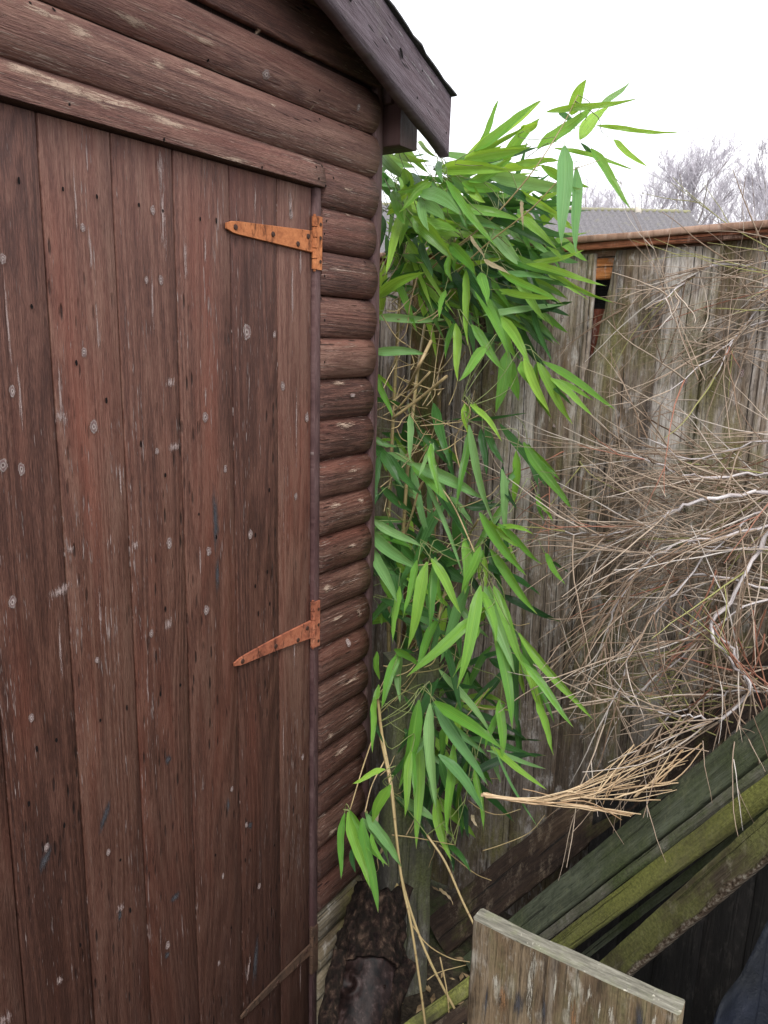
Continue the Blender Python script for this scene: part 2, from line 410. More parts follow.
# door: tongue-and-groove boards as one leaf
bm = new()
xs = [DX0, .676, .819, .960, 1.100, 1.250, 1.397, DX1]
for x0, x1 in zip(xs, xs[1:]):
    g = .0017
    board(bm, ((x0+x1)/2, .012, DBOT), ((x0+x1)/2, .012, DTOP-.002), (1, 0, 0), x1-x0-2*g, .024, nseg=30, rough=.0007, bev=.0014)
box(bm, (DX0+.01, .020, DBOT+.01), (DX1-.01, .028, DTOP-.01))
def dsurf(x, z): return V((x, -.0022, z))
def dp(u, v): q = ony(u, v, -.001); return q.x, q.z
A = lambda L_, ox, oy, s_: [(ox+x/s_, oy+y/s_) for (x, y) in L_]
knots = A([(5,5),(292,48),(321,48),(167,192),(24,270),(187,342),(493,152),(548,157),(565,260),(613,323),(410,322),(450,425),(5,418),(42,426),(313,390),(591,480),(500,557),(417,590),(338,574),(24,692),(302,755),(412,708)], 0, 256, 2) \
  + A([(193,40),(62,155),(492,370),(216,424),(93,415),(605,234),(463,298),(445,472),(437,646),(335,610),(518,492)], 0, 640, 2) + A([(165,455),(305,420),(581,428)], 0, 0, 2)
for i, (u, v) in enumerate(knots):
    x, z = dp(u, v); q = random.uniform(.0055, .0095)*(1.5 if i in (6, 9) else 1); decal(bm, x, z, q*.85, q*1.35, dsurf, 1, .2)
for (u, v, rx, rz, tl) in [(61,417,.014,.020,.5),(170,382,.016,.013,0),(174,447,.018,.010,.3),(135,545,.011,.011,0),(70,549,.009,.012,.4),(59,591,.026,.013,.45),(168,624,.013,.018,-.7),(6,1019,.02,.02,0),(120,908,.012,.014,0),(59,981,.009,.011,0),
      (162,210,.008,.09,0),(160,170,.010,.05,0),(185,260,.006,.05,0),(152,300,.004,.06,0),(75,200,.003,.05,0),(90,250,.004,.05,0),(60,395,.004,.07,0),(20,400,.003,.08,0),(8,330,.003,.10,0),(290,205,.008,.04,0),(300,260,.006,.05,0),(292,290,.005,.08,0),
      (320,150,.003,.03,0),(205,395,.0035,.03,0),(205,250,.004,.04,0),(100,620,.003,.06,0),(294,655,.003,.05,0),(283,740,.003,.12,0),(248,970,.007,.05,-.25),(300,980,.003,.08,0),(240,60,.004,.05,0),(97,330,.003,.06,0),(60,650,.004,.07,0),(200,560,.003,.05,0),(296,420,.003,.12,0),(255,200,.004,.04,0),(120,480,.003,.06,0)]:
    x, z = dp(u, v)
    if z < DTOP-.03: decal(bm, x, z, rx, min(rz, abs(DTOP-z)), dsurf, 3, .3, tl)
for (u, v, rx, rz, tl) in [(105,815,.010,.045,-.45),(45,860,.012,.03,-.55),(175,897,.02,.014,.4),(228,805,.007,.022,0),(120,915,.009,.016,0),(168,760,.012,.016,0),(215,520,.014,.09,0),(217,575,.012,.05,0),(255,960,.012,.10,-.1),(167,955,.01,.012,0),(250,825,.012,.012,.5)]:
    x, z = dp(u, v); decal(bm, x, z, rx, rz, dsurf, 2, .35, tl)
holes = A([(63,101),(152,213),(212,289),(281,376),(330,438),(397,516),(432,562),(538,468),(510,558),(534,632),(510,660),(539,695),(330,706),(516,715)], 0, 256, 2) + \
  A([(253,135),(200,160),(112,200),(73,217),(57,327),(128,370),(240,440),(260,540),(160,610),(462,575),(500,420),(548,410),(430,430),(490,440),(360,90),(320,108)], 0, 640, 2) + \
  A([(37,361),(125,378),(193,393),(277,410),(325,422),(400,438),(432,441),(130,240),(210,262)], 0, 0, 2)
for (u, v) in holes:
    x, z = dp(u, v)
    if z < DTOP-.01: decal(bm, x, z, .0024, .0034+random.random()*.004, dsurf, 4, n=8)
door = obj('door', bm, [M_door, M_knot, M_scar, M_peeld, M_hole], shed)

# strap hinges
def rust(name, c1, c2, c3):
    k = N(name); tc = k.n('ShaderNodeNewGeometry').outputs['Position']
    n1 = k.noise(k.map(tc, (30, 30, 30)), 1., 6, .65); n2 = k.noise(k.map(tc, (220, 220, 220)), 1., 4, .7); n3 = k.noise(k.map(tc, (70, 70, 24), (4, 4, 4)), 1., 4, .7)
    c = k.ramp(k.m_('ADD', k.m_('MULTIPLY', n1, .7), k.m_('MULTIPLY', n2, .3)), [(.3, c1), (.52, c2), (.72, c3)])
    c = k.mix(k.rng(n3, .54, .66, 0, .85), c, tuple(q*.35 for q in c1))
    k.bsdf(c, .8, k.bump(k.m_('ADD', n2, n1), .8, .0015), .25); return k.m
M_rust1 = rust('orange_rust', (.20, .06, .025), (.43, .155, .06), (.56, .24, .10))
M_rust2 = rust('red_rust', (.10, .03, .02), (.29, .095, .05), (.42, .18, .10))
M_rust3 = rust('brown_rust', (.03, .018, .012), (.07, .04, .026), (.13, .07, .04))
M_screw = N('dark_screw_head'); M_screw.bsdf((.05, .022, .014), .7, metal=.4); M_screw = M_screw.m
def hinge(zc, xl, xr, hl, hr, mat, label, leaf=(.055, .05), bend=0):
    bm = new(); n = 16; rows = []
    for i in range(n+1):
        f = i/n; x = xl+(xr-xl)*f; h = hl+(hr-hl)*min(1, f*1.02)
        if i == 0: h *= .45
        if i == 1: h *= .9
        z = zc + bend*math.sin(f*3)*.003
        rows.append([vert(bm, (x, y, z+s_*h/2), (x, z, 1)) for (y, s_) in ((-.0035, -1), (-.008, -.93), (-.008, .93), (-.0035, 1))])
    for i in range(n):
        for j in range(3): face(bm, (rows[i][j], rows[i+1][j], rows[i+1][j+1], rows[i][j+1]))
    face(bm, rows[0][::-1]); face(bm, rows[-1])
    up, dn = leaf
    # fixed leaf on the frame and the rolled knuckle with its pin
    board(bm, (1.5325, -.0125, zc-dn), (1.5325, -.0125, zc+up), (1, 0, 0), .020, .004, nseg=6, rough=.0005, bev=.001)
    segs = 5; L_ = (up+dn)/segs
    for s_ in range(segs):
        z0 = zc-dn+L_*s_+.0012
        tube(bm, [(1.5195, -.0085, z0), (1.5195, -.0085, z0+L_-.0024)], .0068, 10)
    tube(bm, [(1.5195, -.0085, zc-dn-.004), (1.5195, -.0085, zc+up+.004)], .0035, 8)
    for i, (fx, dz) in enumerate([(.09, 0), (.5, 0), (.80, -.011), (.93, .010)]):
        x = xl+(xr-xl)*fx
        cc = V((x, -.0085, zc+dz)); ring = []
        for rr_, yy in ((.0062, .0), (.0052, -.0016), (.0, -.0022)):
            ring.append([vert(bm, cc+V((rr_*math.cos(t*math.pi/5), yy, rr_*math.sin(t*math.pi/5)))) for t in range(10)])
        for j in range(2):
            for q in range(10): face(bm, (ring[j][q], ring[j][(q+1) % 10], ring[j+1][(q+1) % 10], ring[j+1][q]), 1)
    for dz in (up*.7, -dn*.7, .01):
        cc = V((1.534, -.0152, zc+dz)); rg = [vert(bm, cc+V((.0045*math.cos(t*math.pi/5), -.0008, .0045*math.sin(t*math.pi/5)))) for t in range(10)]
        face(bm, rg, 1)
    o = obj('hinge', bm, [mat, M_screw], door, smooth=False); o['label'] = label
    return o
hinge(1.827, 1.232, 1.516, .024, .050, M_rust1, 'bright orange top strap hinge', (.058, .062))
hinge(.864, 1.232, 1.516, .018, .050, M_rust2, 'red rusted middle strap hinge with worn tip', (.075, .05), 1)
hinge(-.108, 1.232, 1.516, .016, .036, M_rust3, 'dark brown bottom strap hinge', (.07, .08), 1)

# roof: bargeboard, soffit, rafters, felt
YB = -.115
def oy(u, v): return ony(u, v, YB)
bt, bb = oy(452.8, 98.4), oy(447.6, 155.8); t0, b0 = oy(385.5, 0), oy(323.4, 0)
st = (t0.z-bt.z)/(t0.x-bt.x); sb = (b0.z-bb.z)/(b0.x-bb.x); slope = (st+sb)/2
print('ROOF', bt, bb, 'slopes', st, sb)
XE = (bt.x+bb.x)/2; XR = .46; ZT, ZB = bt.z, bb.z
bm = new()
def barge(bm, x0, x1, zt, zb, sl, y0, y1):
    off = random.uniform(0, 90); n = 40; rows = []; m = 6
    for i in range(n+1):
        x = x0+(x1-x0)*i/n; t = zt+sl*(x-x0); b_ = zb+sl*(x-x0)
        row = []
        for (y, lst) in ((y0, range(m+1)), (y1, range(m, -1, -1))):
            for j in lst:
                z = b_+(t-b_)*j/m
                if j in (0, m): z += .003*mn.noise(V((x*14, j, 3)))
                row.append(vert(bm, (x, y+.002*mn.noise(V((x*5, z*5, 8))), z), ((t-b_)*j/m*.93, (x-x0)*1.1, off)))
        rows.append(row)
    L_ = len(rows[0])
    for i in range(n):
        for k in range(L_): face(bm, (rows[i][k], rows[i][(k+1) % L_], rows[i+1][(k+1) % L_], rows[i+1][k]))
    face(bm, rows[0]); face(bm, rows[-1][::-1])
barge(bm, XE, XR+.001, ZT, ZB, slope, YB, YB+.028)
for (u, v, rx, rz) in [(400, 53, .006, .012), (421, 71, .003, .003), (416, 98, .003, .003), (349, 0, .005, .006), (445, 133, .003, .003)]:
    q = oy(u, v); decal(bm, q.x, q.z, rx, rz, lambda x, z: V((x, YB-.004, z)), 1, n=8, tilt=.6)
obj('bargeboard', bm, [M_barge, M_hole], shed)
bm = new(); barge(bm, 2*XR-XE, XR-.001, ZT, ZB, -slope, YB, YB+.028); obj('bargeboard', bm, M_barge, shed)
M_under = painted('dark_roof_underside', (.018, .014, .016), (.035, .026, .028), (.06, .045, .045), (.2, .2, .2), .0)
k = N('roofing_felt'); tc = k.n('ShaderNodeNewGeometry').outputs['Position']; n1 = k.noise(k.map(tc, (300, 300, 300)), 1., 3, .8)
k.bsdf(k.ramp(n1, [(.3, (.02, .02, .022)), (.7, (.075, .072, .07))]), .9, k.bump(n1, .8, .003)); M_felt = k.m
zt2 = ZT+.004
for sgn in (1, -1):
    bm = new()
    def X(x): return x if sgn == 1 else 2*XR-x
    for (dz0, dz1, mi, ex) in ((-.026, 0, 0, .0), (.001, .0055, 1, .006)):
        n = 50; rows = []
        for i in range(n+1):
            x = XR+(XE+ex-XR)*i/n; z = zt2+slope*(x-XE)
            yy = YB+.03 if mi == 0 else YB-.008+.012*mn.noise(V((x*22, 1, 1)))-(.006 if random.random() < .12 else 0)
            e = 0 if mi == 0 else .003*abs(mn.noise(V((x*30, 5, 1))))
            rows.append([vert(bm, (X(x), y, z+q+e), (y, x, 3)) for (y, q) in ((yy, dz0), (yy, dz1), (2.5, dz1), (2.5, dz0))])
        for i in range(n):
            for j in range(4): face(bm, (rows[i][j], rows[i][(j+1) % 4], rows[i+1][(j+1) % 4], rows[i+1][j]), mi)
        face(bm, rows[0], mi); face(bm, rows[-1], mi)
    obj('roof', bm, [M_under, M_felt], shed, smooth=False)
bm = new()   # gable infill above the eaves
vs = [vert(bm, c, (c[0], c[2], 3)) for c in ((-.9, .012, 2.05), (1.79, .012, 2.05), (1.79, .012, zt2+slope*(1.79-XE)-.03), (XR, .012, zt2+slope*(XR-XE)-.03), (-.87, .012, zt2+slope*(1.79-XE)-.03))]
face(bm, vs)
for i in range(6):
    zb_ = Z0+5*LOGH+.006+i*.10; hx = (zb_-(zt2-.03))/slope+XE
    if hx > XR+.1: board(bm, (2*XR-min(hx, 1.78), -.004, zb_+.05), (min(hx, 1.78), -.004, zb_+.05), (0, 0, 1), .097, .02, 1, nseg=30)
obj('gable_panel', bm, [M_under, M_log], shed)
bm = new(); q0 = ony(413, 150, -.04)
qr = ony(417, 140, -.04); xm = (1.83+qr.x)/2; zr = zt2+slope*(qr.x-XE)-.024; zl = q0.z
board(bm, (xm, -.04, (zr+zl)/2), (xm, 2.4, (zr+zl)/2), (1, 0, 0), qr.x-1.83, zr-zl, nseg=12)
board(bm, (1.845, -.02, zr-.005), (1.845, 2.4, zr-.005), (1, 0, 0), .06, .05, nseg=12); obj('eaves_beam', bm, M_trim, shed)

# ================================================================== FENCE
XF = 2.5
M_f = weathered('weathered_grey_fence_boards', [(.06, .045, .036), (.21, .165, .125), (.43, .375, .325), (.66, .62, .58)], green=-.15, greencol=(.17, .155, .06), pale=.4, palecol=(.60, .57, .55), brown=.9, dark=.75, damp_shade=.6)
M_fo = weathered('ochre_fence_board', [(.09, .055, .025), (.22, .14, .06), (.32, .23, .12)], green=.15, pale=.2, brown=.5, dark=.7)
M_fd = weathered('shade_black_boards', [(.003, .0028, .0028), (.007, .006, .0055), (.015, .013, .012)], pale=.1, palecol=(.05, .045, .04), dark=.6)  # near-black colour stands in for shade under the rails and behind the gap
M_cap = weathered('brown_capping', [(.14, .075, .05), (.30, .18, .125), (.42, .29, .22)], pale=.35, palecol=(.48, .39, .34), dark=.4)
M_or = weathered('orange_stained_rail', [(.25, .08, .025), (.48, .18, .055), (.58, .27, .10)], pale=.1, dark=.4)
M_redb = weathered('red_brown_post', [(.07, .018, .010), (.17, .045, .022), (.24, .08, .04)], pale=.05, dark=.4)
M_redc = weathered('red_brown_batten', [(.14, .045, .022), (.30, .11, .055), (.42, .19, .11)], pale=.2, palecol=(.4, .26, .2), dark=.5)
fence = thing('board_fence', 'tall weathered grey close-board fence with a brown capping rail behind the bamboo', 'fence', (XF, 0, G))
ca_, cb_ = onx(582, 236, XF-.04), onx(768, 220.5, XF-.04)
zt = lambda y: ca_.z + (cb_.z-ca_.z)*(y-ca_.y)/(cb_.y-ca_.y) - .013
bm = new(); y = 2.3
bounds = []
gap0 = onx(613, 300, XF).y; gap1 = onx(593, 300, XF).y     # the missing strip
yy = gap1
while yy < 2.2:
    w = random.choice((.14, .12, .15)); bounds.append((yy, yy+w)); yy += w
yy = gap0
while yy > -2.4:
    w = random.choice((.15, .13, .16)); bounds.append((yy-w, yy)); yy -= w
ochre_y = onx(425, 400, XF).y
for (y0, y1) in bounds:
    c = (y0+y1)/2; wide = y1-y0
    lean = random.uniform(-.006, .006); dx = random.uniform(-.008, .004)
    isoch = abs(c-ochre_y) < .07
    top = zt(c)-.034+random.uniform(-.004, .004)
    if abs(y1-gap0) < 1e-6:      # the leaning board beside the gap: narrows the gap downwards
        nz_ = 70; rows = []; zg = onx(598, 376, XF).z; zh = onx(613, 250, XF).z; ob = random.uniform(0, 90)
        for i in range(nz_+1):
            z = G+.004+(top-G-.004)*i/nz_; f_ = min(1, max(0, (z-zg)/(zh-zg)))**.55
            ye = (gap1+.012)*(1-f_)+(gap0-.004)*f_ + .006*mn.noise(V((z*30, 2, 2)))
            row = []
            for (dxx, ys) in ((-.011, [j/8 for j in range(9)]), (.006, [1-j/8 for j in range(9)])):
                for q in ys: yq = y0+(ye-y0)*q; row.append(vert(bm, (XF-.008+dxx+.003*mn.noise(V((yq*9, z*3, 1))), yq, z), (yq, z, ob)))
            rows.append(row)
        for i in range(nz_):
            for j in range(18): face(bm, (rows[i][j], rows[i+1][j], rows[i+1][(j+1) % 18], rows[i][(j+1) % 18]))
        face(bm, rows[-1])
    else:
        board(bm, (XF+dx, c, G+.004), (XF+dx+.004, c+lean, top), (0, 1, 0.02), wide+.012, .013+random.random()*.004, 1 if isoch else 0, .0045, 36)
    # feather-edge overlap: a thin proud arris
    board(bm, (XF+dx-.011, y0+.008, G+.004), (XF+dx-.009, y0+.008+lean, top-.004), (0, 1, 0), .012+.008*random.random(), .008, 1 if isoch else 0, .002, 30) if random.random() < .6 and abs(y1-gap0) > 1e-6 else None
for i in range(40):
    y = random.uniform(-1.3, .4); z = random.uniform(.2, 1.85)
    if gap0-.02 < y < gap1+.02: continue
    decal(bm, y, z, .004+.006*random.random(), .006+.01*random.random(), lambda a_, b_: V((XF-.0165, a_, b_)), 2, .3)
obj('fence_boards', bm, [M_f, M_fo, M_knot], fence)
bm = new(); board(bm, (XF-.004, -2.4, zt(-2.4)+.004), (XF-.004, 2.3, zt(2.3)+.004), (1, 0, 0), .078, .020, nseg=60, rough=.003); obj('capping_rail', bm, M_cap, fence)
bm = new(); board(bm, (XF+.022, -2.4, zt(-2.4)-.042), (XF+.022, 2.3, zt(2.3)-.042), (0, 0, 1), .06, .028, nseg=40, rough=.003)
board(bm, (XF-.024, -2.4, zt(-2.4)-.0175), (XF-.024, 2.3, zt(2.3)-.0175), (0, 0, 1), .022, .016, 2, nseg=40, rough=.003)
gc_ = (gap0+gap1)/2
board(bm, (XF+.012, gap0-.03, zt(gc_)-.085), (XF+.012, gap1+.03, zt(gc_)-.083), (0, 0, 1), .062, .024, 1, nseg=8, rough=.003)
obj('top_rail', bm, [M_cap, M_or, M_redc], fence)
bm = new(); board(bm, (XF+.05, gc_, G+.004), (XF+.05, gc_, 1.72), (0, 1, 0), .10, .05, nseg=20); obj('post', bm, M_redb, fence)
for zz in (1.0, .15):
    bm = new(); board(bm, (XF+.045, -2.4, zz), (XF+.045, gc_-.06, zz), (0, 0, 1), .07, .04, nseg=20); board(bm, (XF+.045, gc_+.06, zz), (XF+.045, 2.3, zz), (0, 0, 1), .07, .04, nseg=20); obj('rail', bm, M_redb, fence)
bm = new(); board(bm, (XF+.07, gap0-.35, 1.40), (XF+.07, gap1+.5, 1.40), (0, 0, 1), .9, .012, nseg=10); obj('backing_board', bm, M_fd, fence)  # near-black colour carries the shade of the hole behind the gap

# stout grey stub post in the gap between shed and fence
k_ = [at(409, 905, 2.45), at(408, 760, 2.5), at(411, 640, 2.55)]
M_post = weathered('grey_gate_post', [(.05, .045, .04), (.10, .092, .078), (.17, .16, .13)], green=.35, greencol=(.09, .1, .04), pale=.25, palecol=(.3, .29, .25), dark=.3)
bm = new(); board(bm, (k_[1].x, k_[1].y, G+.003), (k_[1].x, k_[1].y, k_[2].z), (.8, -.6, 0), .15, .10, nseg=20, rough=.006)
obj('stub_post', bm, M_post, None, loc=(k_[1].x, k_[1].y, G), label='short grey timber post half hidden behind the lower bamboo leaves', cat='post')

# ================================================================== BAMBOO
def leaf_mat(name, dk, md, lt):
    k = N(name); gc = k.attr('gc'); rr = k.attr('rr', False); x = k.sep(gc)
    c = k.ramp(rr, [(0, dk), (.45, md), (1, lt)])
    vein = k.noise(k.map(gc, (16, .6, 1)), 1., 2, .6)
    mid = k.rng(k.m_('ABSOLUTE', x[0], 0), .01, .07, 1, 0)
    c = k.mix(k.m_('MULTIPLY', mid, .35), c, (lt[0]*1.3, lt[1]*1.15, lt[2]))
    c = k.mix(k.rng(vein, .38, .62, .45, 0), c, tuple(q*.5 for q in md))
    spot = k.rng(k.noise(k.map(gc, (3, 6, 3.3)), 1., 4, .7), .66, .75)
    c = k.mix(k.m_('MULTIPLY', spot, .35), c, (.30, .27, .08))
    tipm = k.rng(x[1], .93, 1.0)
    c = k.mix(k.m_('MULTIPLY', tipm, .8), c, (.30, .25, .12))
    bs = k.bsdf(c, k.rng(vein, .3, .7, .22, .38), k.bump(k.m_('ADD', k.m_('SINE', k.m_('MULTIPLY', x[0], 40.)), vein), .5, .0008), .5)
    tr = k.n('ShaderNodeBsdfTranslucent'); k.l(k.mix(.5, c, (lt[0]*1.6, lt[1]*1.3, lt[2]*.7)), tr.inputs[0])
    ms = k.n('ShaderNodeMixShader'); ms.inputs[0].default_value = .38; k.l(bs.outputs[0], ms.inputs[1]); k.l(tr.outputs[0], ms.inputs[2])
    k.l(ms.outputs[0], k.out.inputs['Surface']); return k.m
M_leaf = leaf_mat('bamboo_leaf', (.045, .17, .025), (.14, .36, .05), (.36, .60, .08))
M_leafb = leaf_mat('bluish_bamboo_leaf', (.06, .20, .055), (.15, .35, .11), (.30, .52, .19))
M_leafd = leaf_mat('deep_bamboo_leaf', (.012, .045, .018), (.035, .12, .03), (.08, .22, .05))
M_dry = leaf_mat('dry_bamboo_leaf', (.28, .2, .11), (.45, .36, .22), (.55, .47, .32))

def leaf(bm, P0, P1, w, mi, roll=0., sag=0., tone=.5, fold=.25):
    P0, P1 = V(P0), V(P1); ax = P1-P0; L = ax.length; ax.normalize()
    view = ((P0+P1)/2-CAM).normalized()
    side = ax.cross(view).normalized(); nrm = side.cross(ax)
    side, nrm = side*math.cos(roll)+nrm*math.sin(roll), nrm*math.cos(roll)-side*math.sin(roll)
    if nrm.dot(view) > 0: nrm = -nrm
    off = random.uniform(0, 60); n = 14; rows = []; tws = random.uniform(-.3, .3)
    for i in range(n+1):
        t = i/n
        s_ = (min(1, t/.3)**.6) * ((1-max(0, (t-.3)/.7))**.8 if t > .3 else 1)*(1-.12*max(0, t-.3))
        if t > .3: s_ = (1-((t-.3)/.7)**1.7)
        s_ = (min(1, .08+t/.22)**.7 if t < .22 else 1)*(1 if t < .3 else max(0, 1-((t-.3)/.7)**2.1))
        s_ = max(s_, .02)
        c = P0+ax*(L*t) + nrm*(sag*L*math.sin(math.pi*t)*.5) + V((0, 0, -1))*(abs(sag)*L*(t*t-t)*.35) + side*(.004*math.sin(t*5+off))
        sd = side*math.cos(tws*t)+nrm*math.sin(tws*t); nn = nrm*math.cos(tws*t)-side*math.sin(tws*t)
        row = []
        for q in (-1, -.5, 0, .5, 1):
            rip = .0016*math.sin(t*22+off+q*2)*abs(q)
            row.append(vert(bm, c+sd*(q*w/2*s_)+nn*(abs(q)*w/2*s_*fold+rip), (q, t, off), tone))
        rows.append(row)
    for i in range(n):
        for j in range(4): face(bm, (rows[i][j], rows[i+1][j], rows[i+1][j+1], rows[i][j+1]), mi)

Z5 = (340, 80, 2.954); Z6 = (340, 400, 2.743); Z8 = (300, 700, 2.954); Z2 = (340, 0, 1.794)
LV = []
def add(Z, rows):
    ox, oy_, s_ = Z
    for q in rows:
        bx, by, tx, ty, w = q[:5]; kd = q[5] if len(q) > 5 else 'n'
        LV.append((ox+bx/s_, oy_+by/s_, ox+tx/s_, oy_+ty/s_, w/s_, kd))
add(Z5, [(125,165,255,265,32),(112,215,215,300,42,'b'),(370,235,577,72,34,'y'),(480,240,580,120,42),(370,230,550,195,40),(290,262,490,262,48),(440,290,690,318,50,'b'),(520,240,640,240,28),
 (195,370,135,560,34,'y'),(215,400,330,520,58),(270,430,350,420,52),(310,300,450,480,30),(240,330,350,390,56,'b'),(400,360,550,360,35,'d'),(300,380,520,410,38),(440,450,540,545,48,'b'),
 (520,400,655,525,34),(550,545,768,600,24),(600,560,790,650,20),(420,570,430,655,38),(370,560,380,765,28),(400,590,490,800,38),(440,650,510,800,28),(470,620,630,650,24),(500,570,600,700,36),(320,520,328,590,26),
 (330,480,395,570,42),(340,720,350,875,32,'y'),(385,725,480,850,34),(430,790,355,880,36),(500,800,465,970,50),(480,700,560,830,38),(540,820,610,970,34,'y'),(580,835,680,1000,36),(600,830,800,960,28),
 (105,640,240,570,40),(95,705,295,705,30,'b'),(95,798,245,808,34,'b'),(104,855,150,990,24),(125,400,120,500,30,'d'),(180,430,185,560,34,'d'),(115,270,150,340,44,'d'),(190,260,215,350,40),
 (560,660,620,820,22,'d'),(620,880,740,980,26),(240,480,270,580,30,'d'),(360,300,470,330,40),(330,430,450,520,44,'d'),(260,540,350,610,32,'d'),(380,540,470,580,34,'d'),(450,500,600,520,36,'d'),(500,470,580,510,30,'d'),
 (150,330,190,420,40),(230,360,260,440,34,'b'),(290,240,300,300,26,'b'),(160,225,260,240,24),(560,500,620,560,26,'d'),(270,300,180,380,30),(140,380,220,300,26),(380,300,500,240,36),(420,330,520,300,34,'d'),
 (230,185,285,225,16,'y'),(310,620,290,700,20),(130,600,230,560,24,'d'),(380,960,375,1004,18,'y'),(395,955,440,1004,18,'y'),(470,560,640,655,26)])
add(Z2, [(370,203,520,178,15),(412,205,440,147,28),(355,268,452,196,26),(428,250,476,196,30,'y'),(465,195,515,150,13,'b'),(460,228,597,236,11),(385,265,520,300,10),(490,252,547,298,13,'y'),(448,268,517,367,19),
 (432,255,500,322,10,'d'),(402,262,400,425,36,'b'),(422,300,425,443,23,'b'),(330,235,352,218,22),(360,300,440,335,20),(335,382,440,380,10,'d'),(240,270,350,190,22),(230,290,330,262,26),(395,200,420,230,14,'d'),(180,300,290,300,26),(200,320,260,350,24,'b'),(300,330,410,400,16)])
add(Z6, [(340,10,345,85,18,'y'),(360,10,440,105,20,'y'),(350,70,415,320,28,'b'),(505,115,627,292,36),(200,170,382,262,44,'b'),(310,55,500,40,12,'d'),(92,120,170,230,35,'d'),(150,210,230,360,34,'d'),(85,325,215,400,30,'b'),
 (80,362,205,460,44,'b'),(88,400,150,545,38,'b'),(160,510,145,655,24),(215,440,178,585,26),(243,445,190,662,40),(250,435,328,572,32),(255,435,345,500,48,'d'),(230,200,335,470,16,'b'),(380,310,500,470,34),
 (430,340,545,440,22),(395,420,400,520,18,'y'),(345,380,345,520,34),(385,400,340,520,30),(410,410,532,572,32),(355,510,278,705,38,'b'),(388,510,325,768,42),(400,510,472,735,44,'b'),(420,510,505,725,38),
 (490,640,677,862,30),(440,640,470,882,38,'n'),(480,660,482,885,36,'d'),(495,690,565,885,32),(500,720,632,882,28),(560,420,612,500,20),(290,260,352,392,34,'d'),(340,290,440,290,24,'d'),(440,190,455,355,27,'b'),
 (485,140,480,282,28),(215,80,292,170,26,'d'),(250,120,265,250,24),(270,600,210,735,30),(380,590,200,748,38),(150,680,217,727,24),(165,690,115,832,34),(98,690,105,762,20),(230,785,372,785,24,'d'),
 (103,780,92,880,20),(260,820,382,880,34,'d'),(130,150,220,260,28,'d'),(110,240,190,300,28,'d'),(240,380,330,440,30,'d'),(90,100,150,130,20,'b'),(120,420,210,520,28,'d'),(400,560,440,640,26,'d'),(390,80,400,200,26,'d'),(450,380,470,440,20,'d'),
 (300,560,330,700,28,'d'),(200,590,230,700,24,'d'),(105,560,150,620,26,'d'),(540,260,580,330,16),(380,600,420,560,30),(300,130,310,210,24,'d'),(200,440,150,360,30,'d')])
add(Z8, [(355,0,298,242,46),(385,10,397,302,40,'b'),(400,15,542,238,40,'b'),(400,0,585,135,44),(350,110,348,412,40),(410,160,537,315,38,'b'),(450,130,438,378,34),(330,150,308,332,30),(400,290,442,462,36),(430,80,415,165,26),
 (520,200,542,372,24),(217,0,218,142,22),(252,207,160,242,22,'y'),(264,248,215,352,40),(145,330,202,545,38),(185,350,224,606,42),(198,330,294,480,38,'b'),(132,335,118,515,26),(158,430,160,505,22,'d'),(210,395,240,485,18),
 (560,140,715,258,24),(592,0,598,165,34),(650,60,645,205,24,'d'),(700,0,748,148,28),(370,340,440,440,30,'d'),(440,420,502,502,22,'d'),(480,310,500,400,20,'d'),(575,150,690,362,10,'b'),(470,250,480,400,22,'d'),(300,250,340,330,24,'d'),
 (420,200,470,330,28,'d'),(380,240,360,360,24,'d'),(500,130,530,240,22,'d'),(340,60,320,160,30,'d')])
root = at(425, 890, 2.6); root = V((2.2, .12, G))
bamboo = thing('bamboo_plant', 'leafy green bamboo spilling out of the gap between the shed and the fence', 'bamboo', root)
fb = new(); stems = new(); rnd = random.Random(11)
def xmax(P):   # keep in front of the fence
    if P.x > XF-.03: P = CAM + (P-CAM)*((XF-.03-CAM.x)/(P.x-CAM.x))
    return P
culm_pts = []
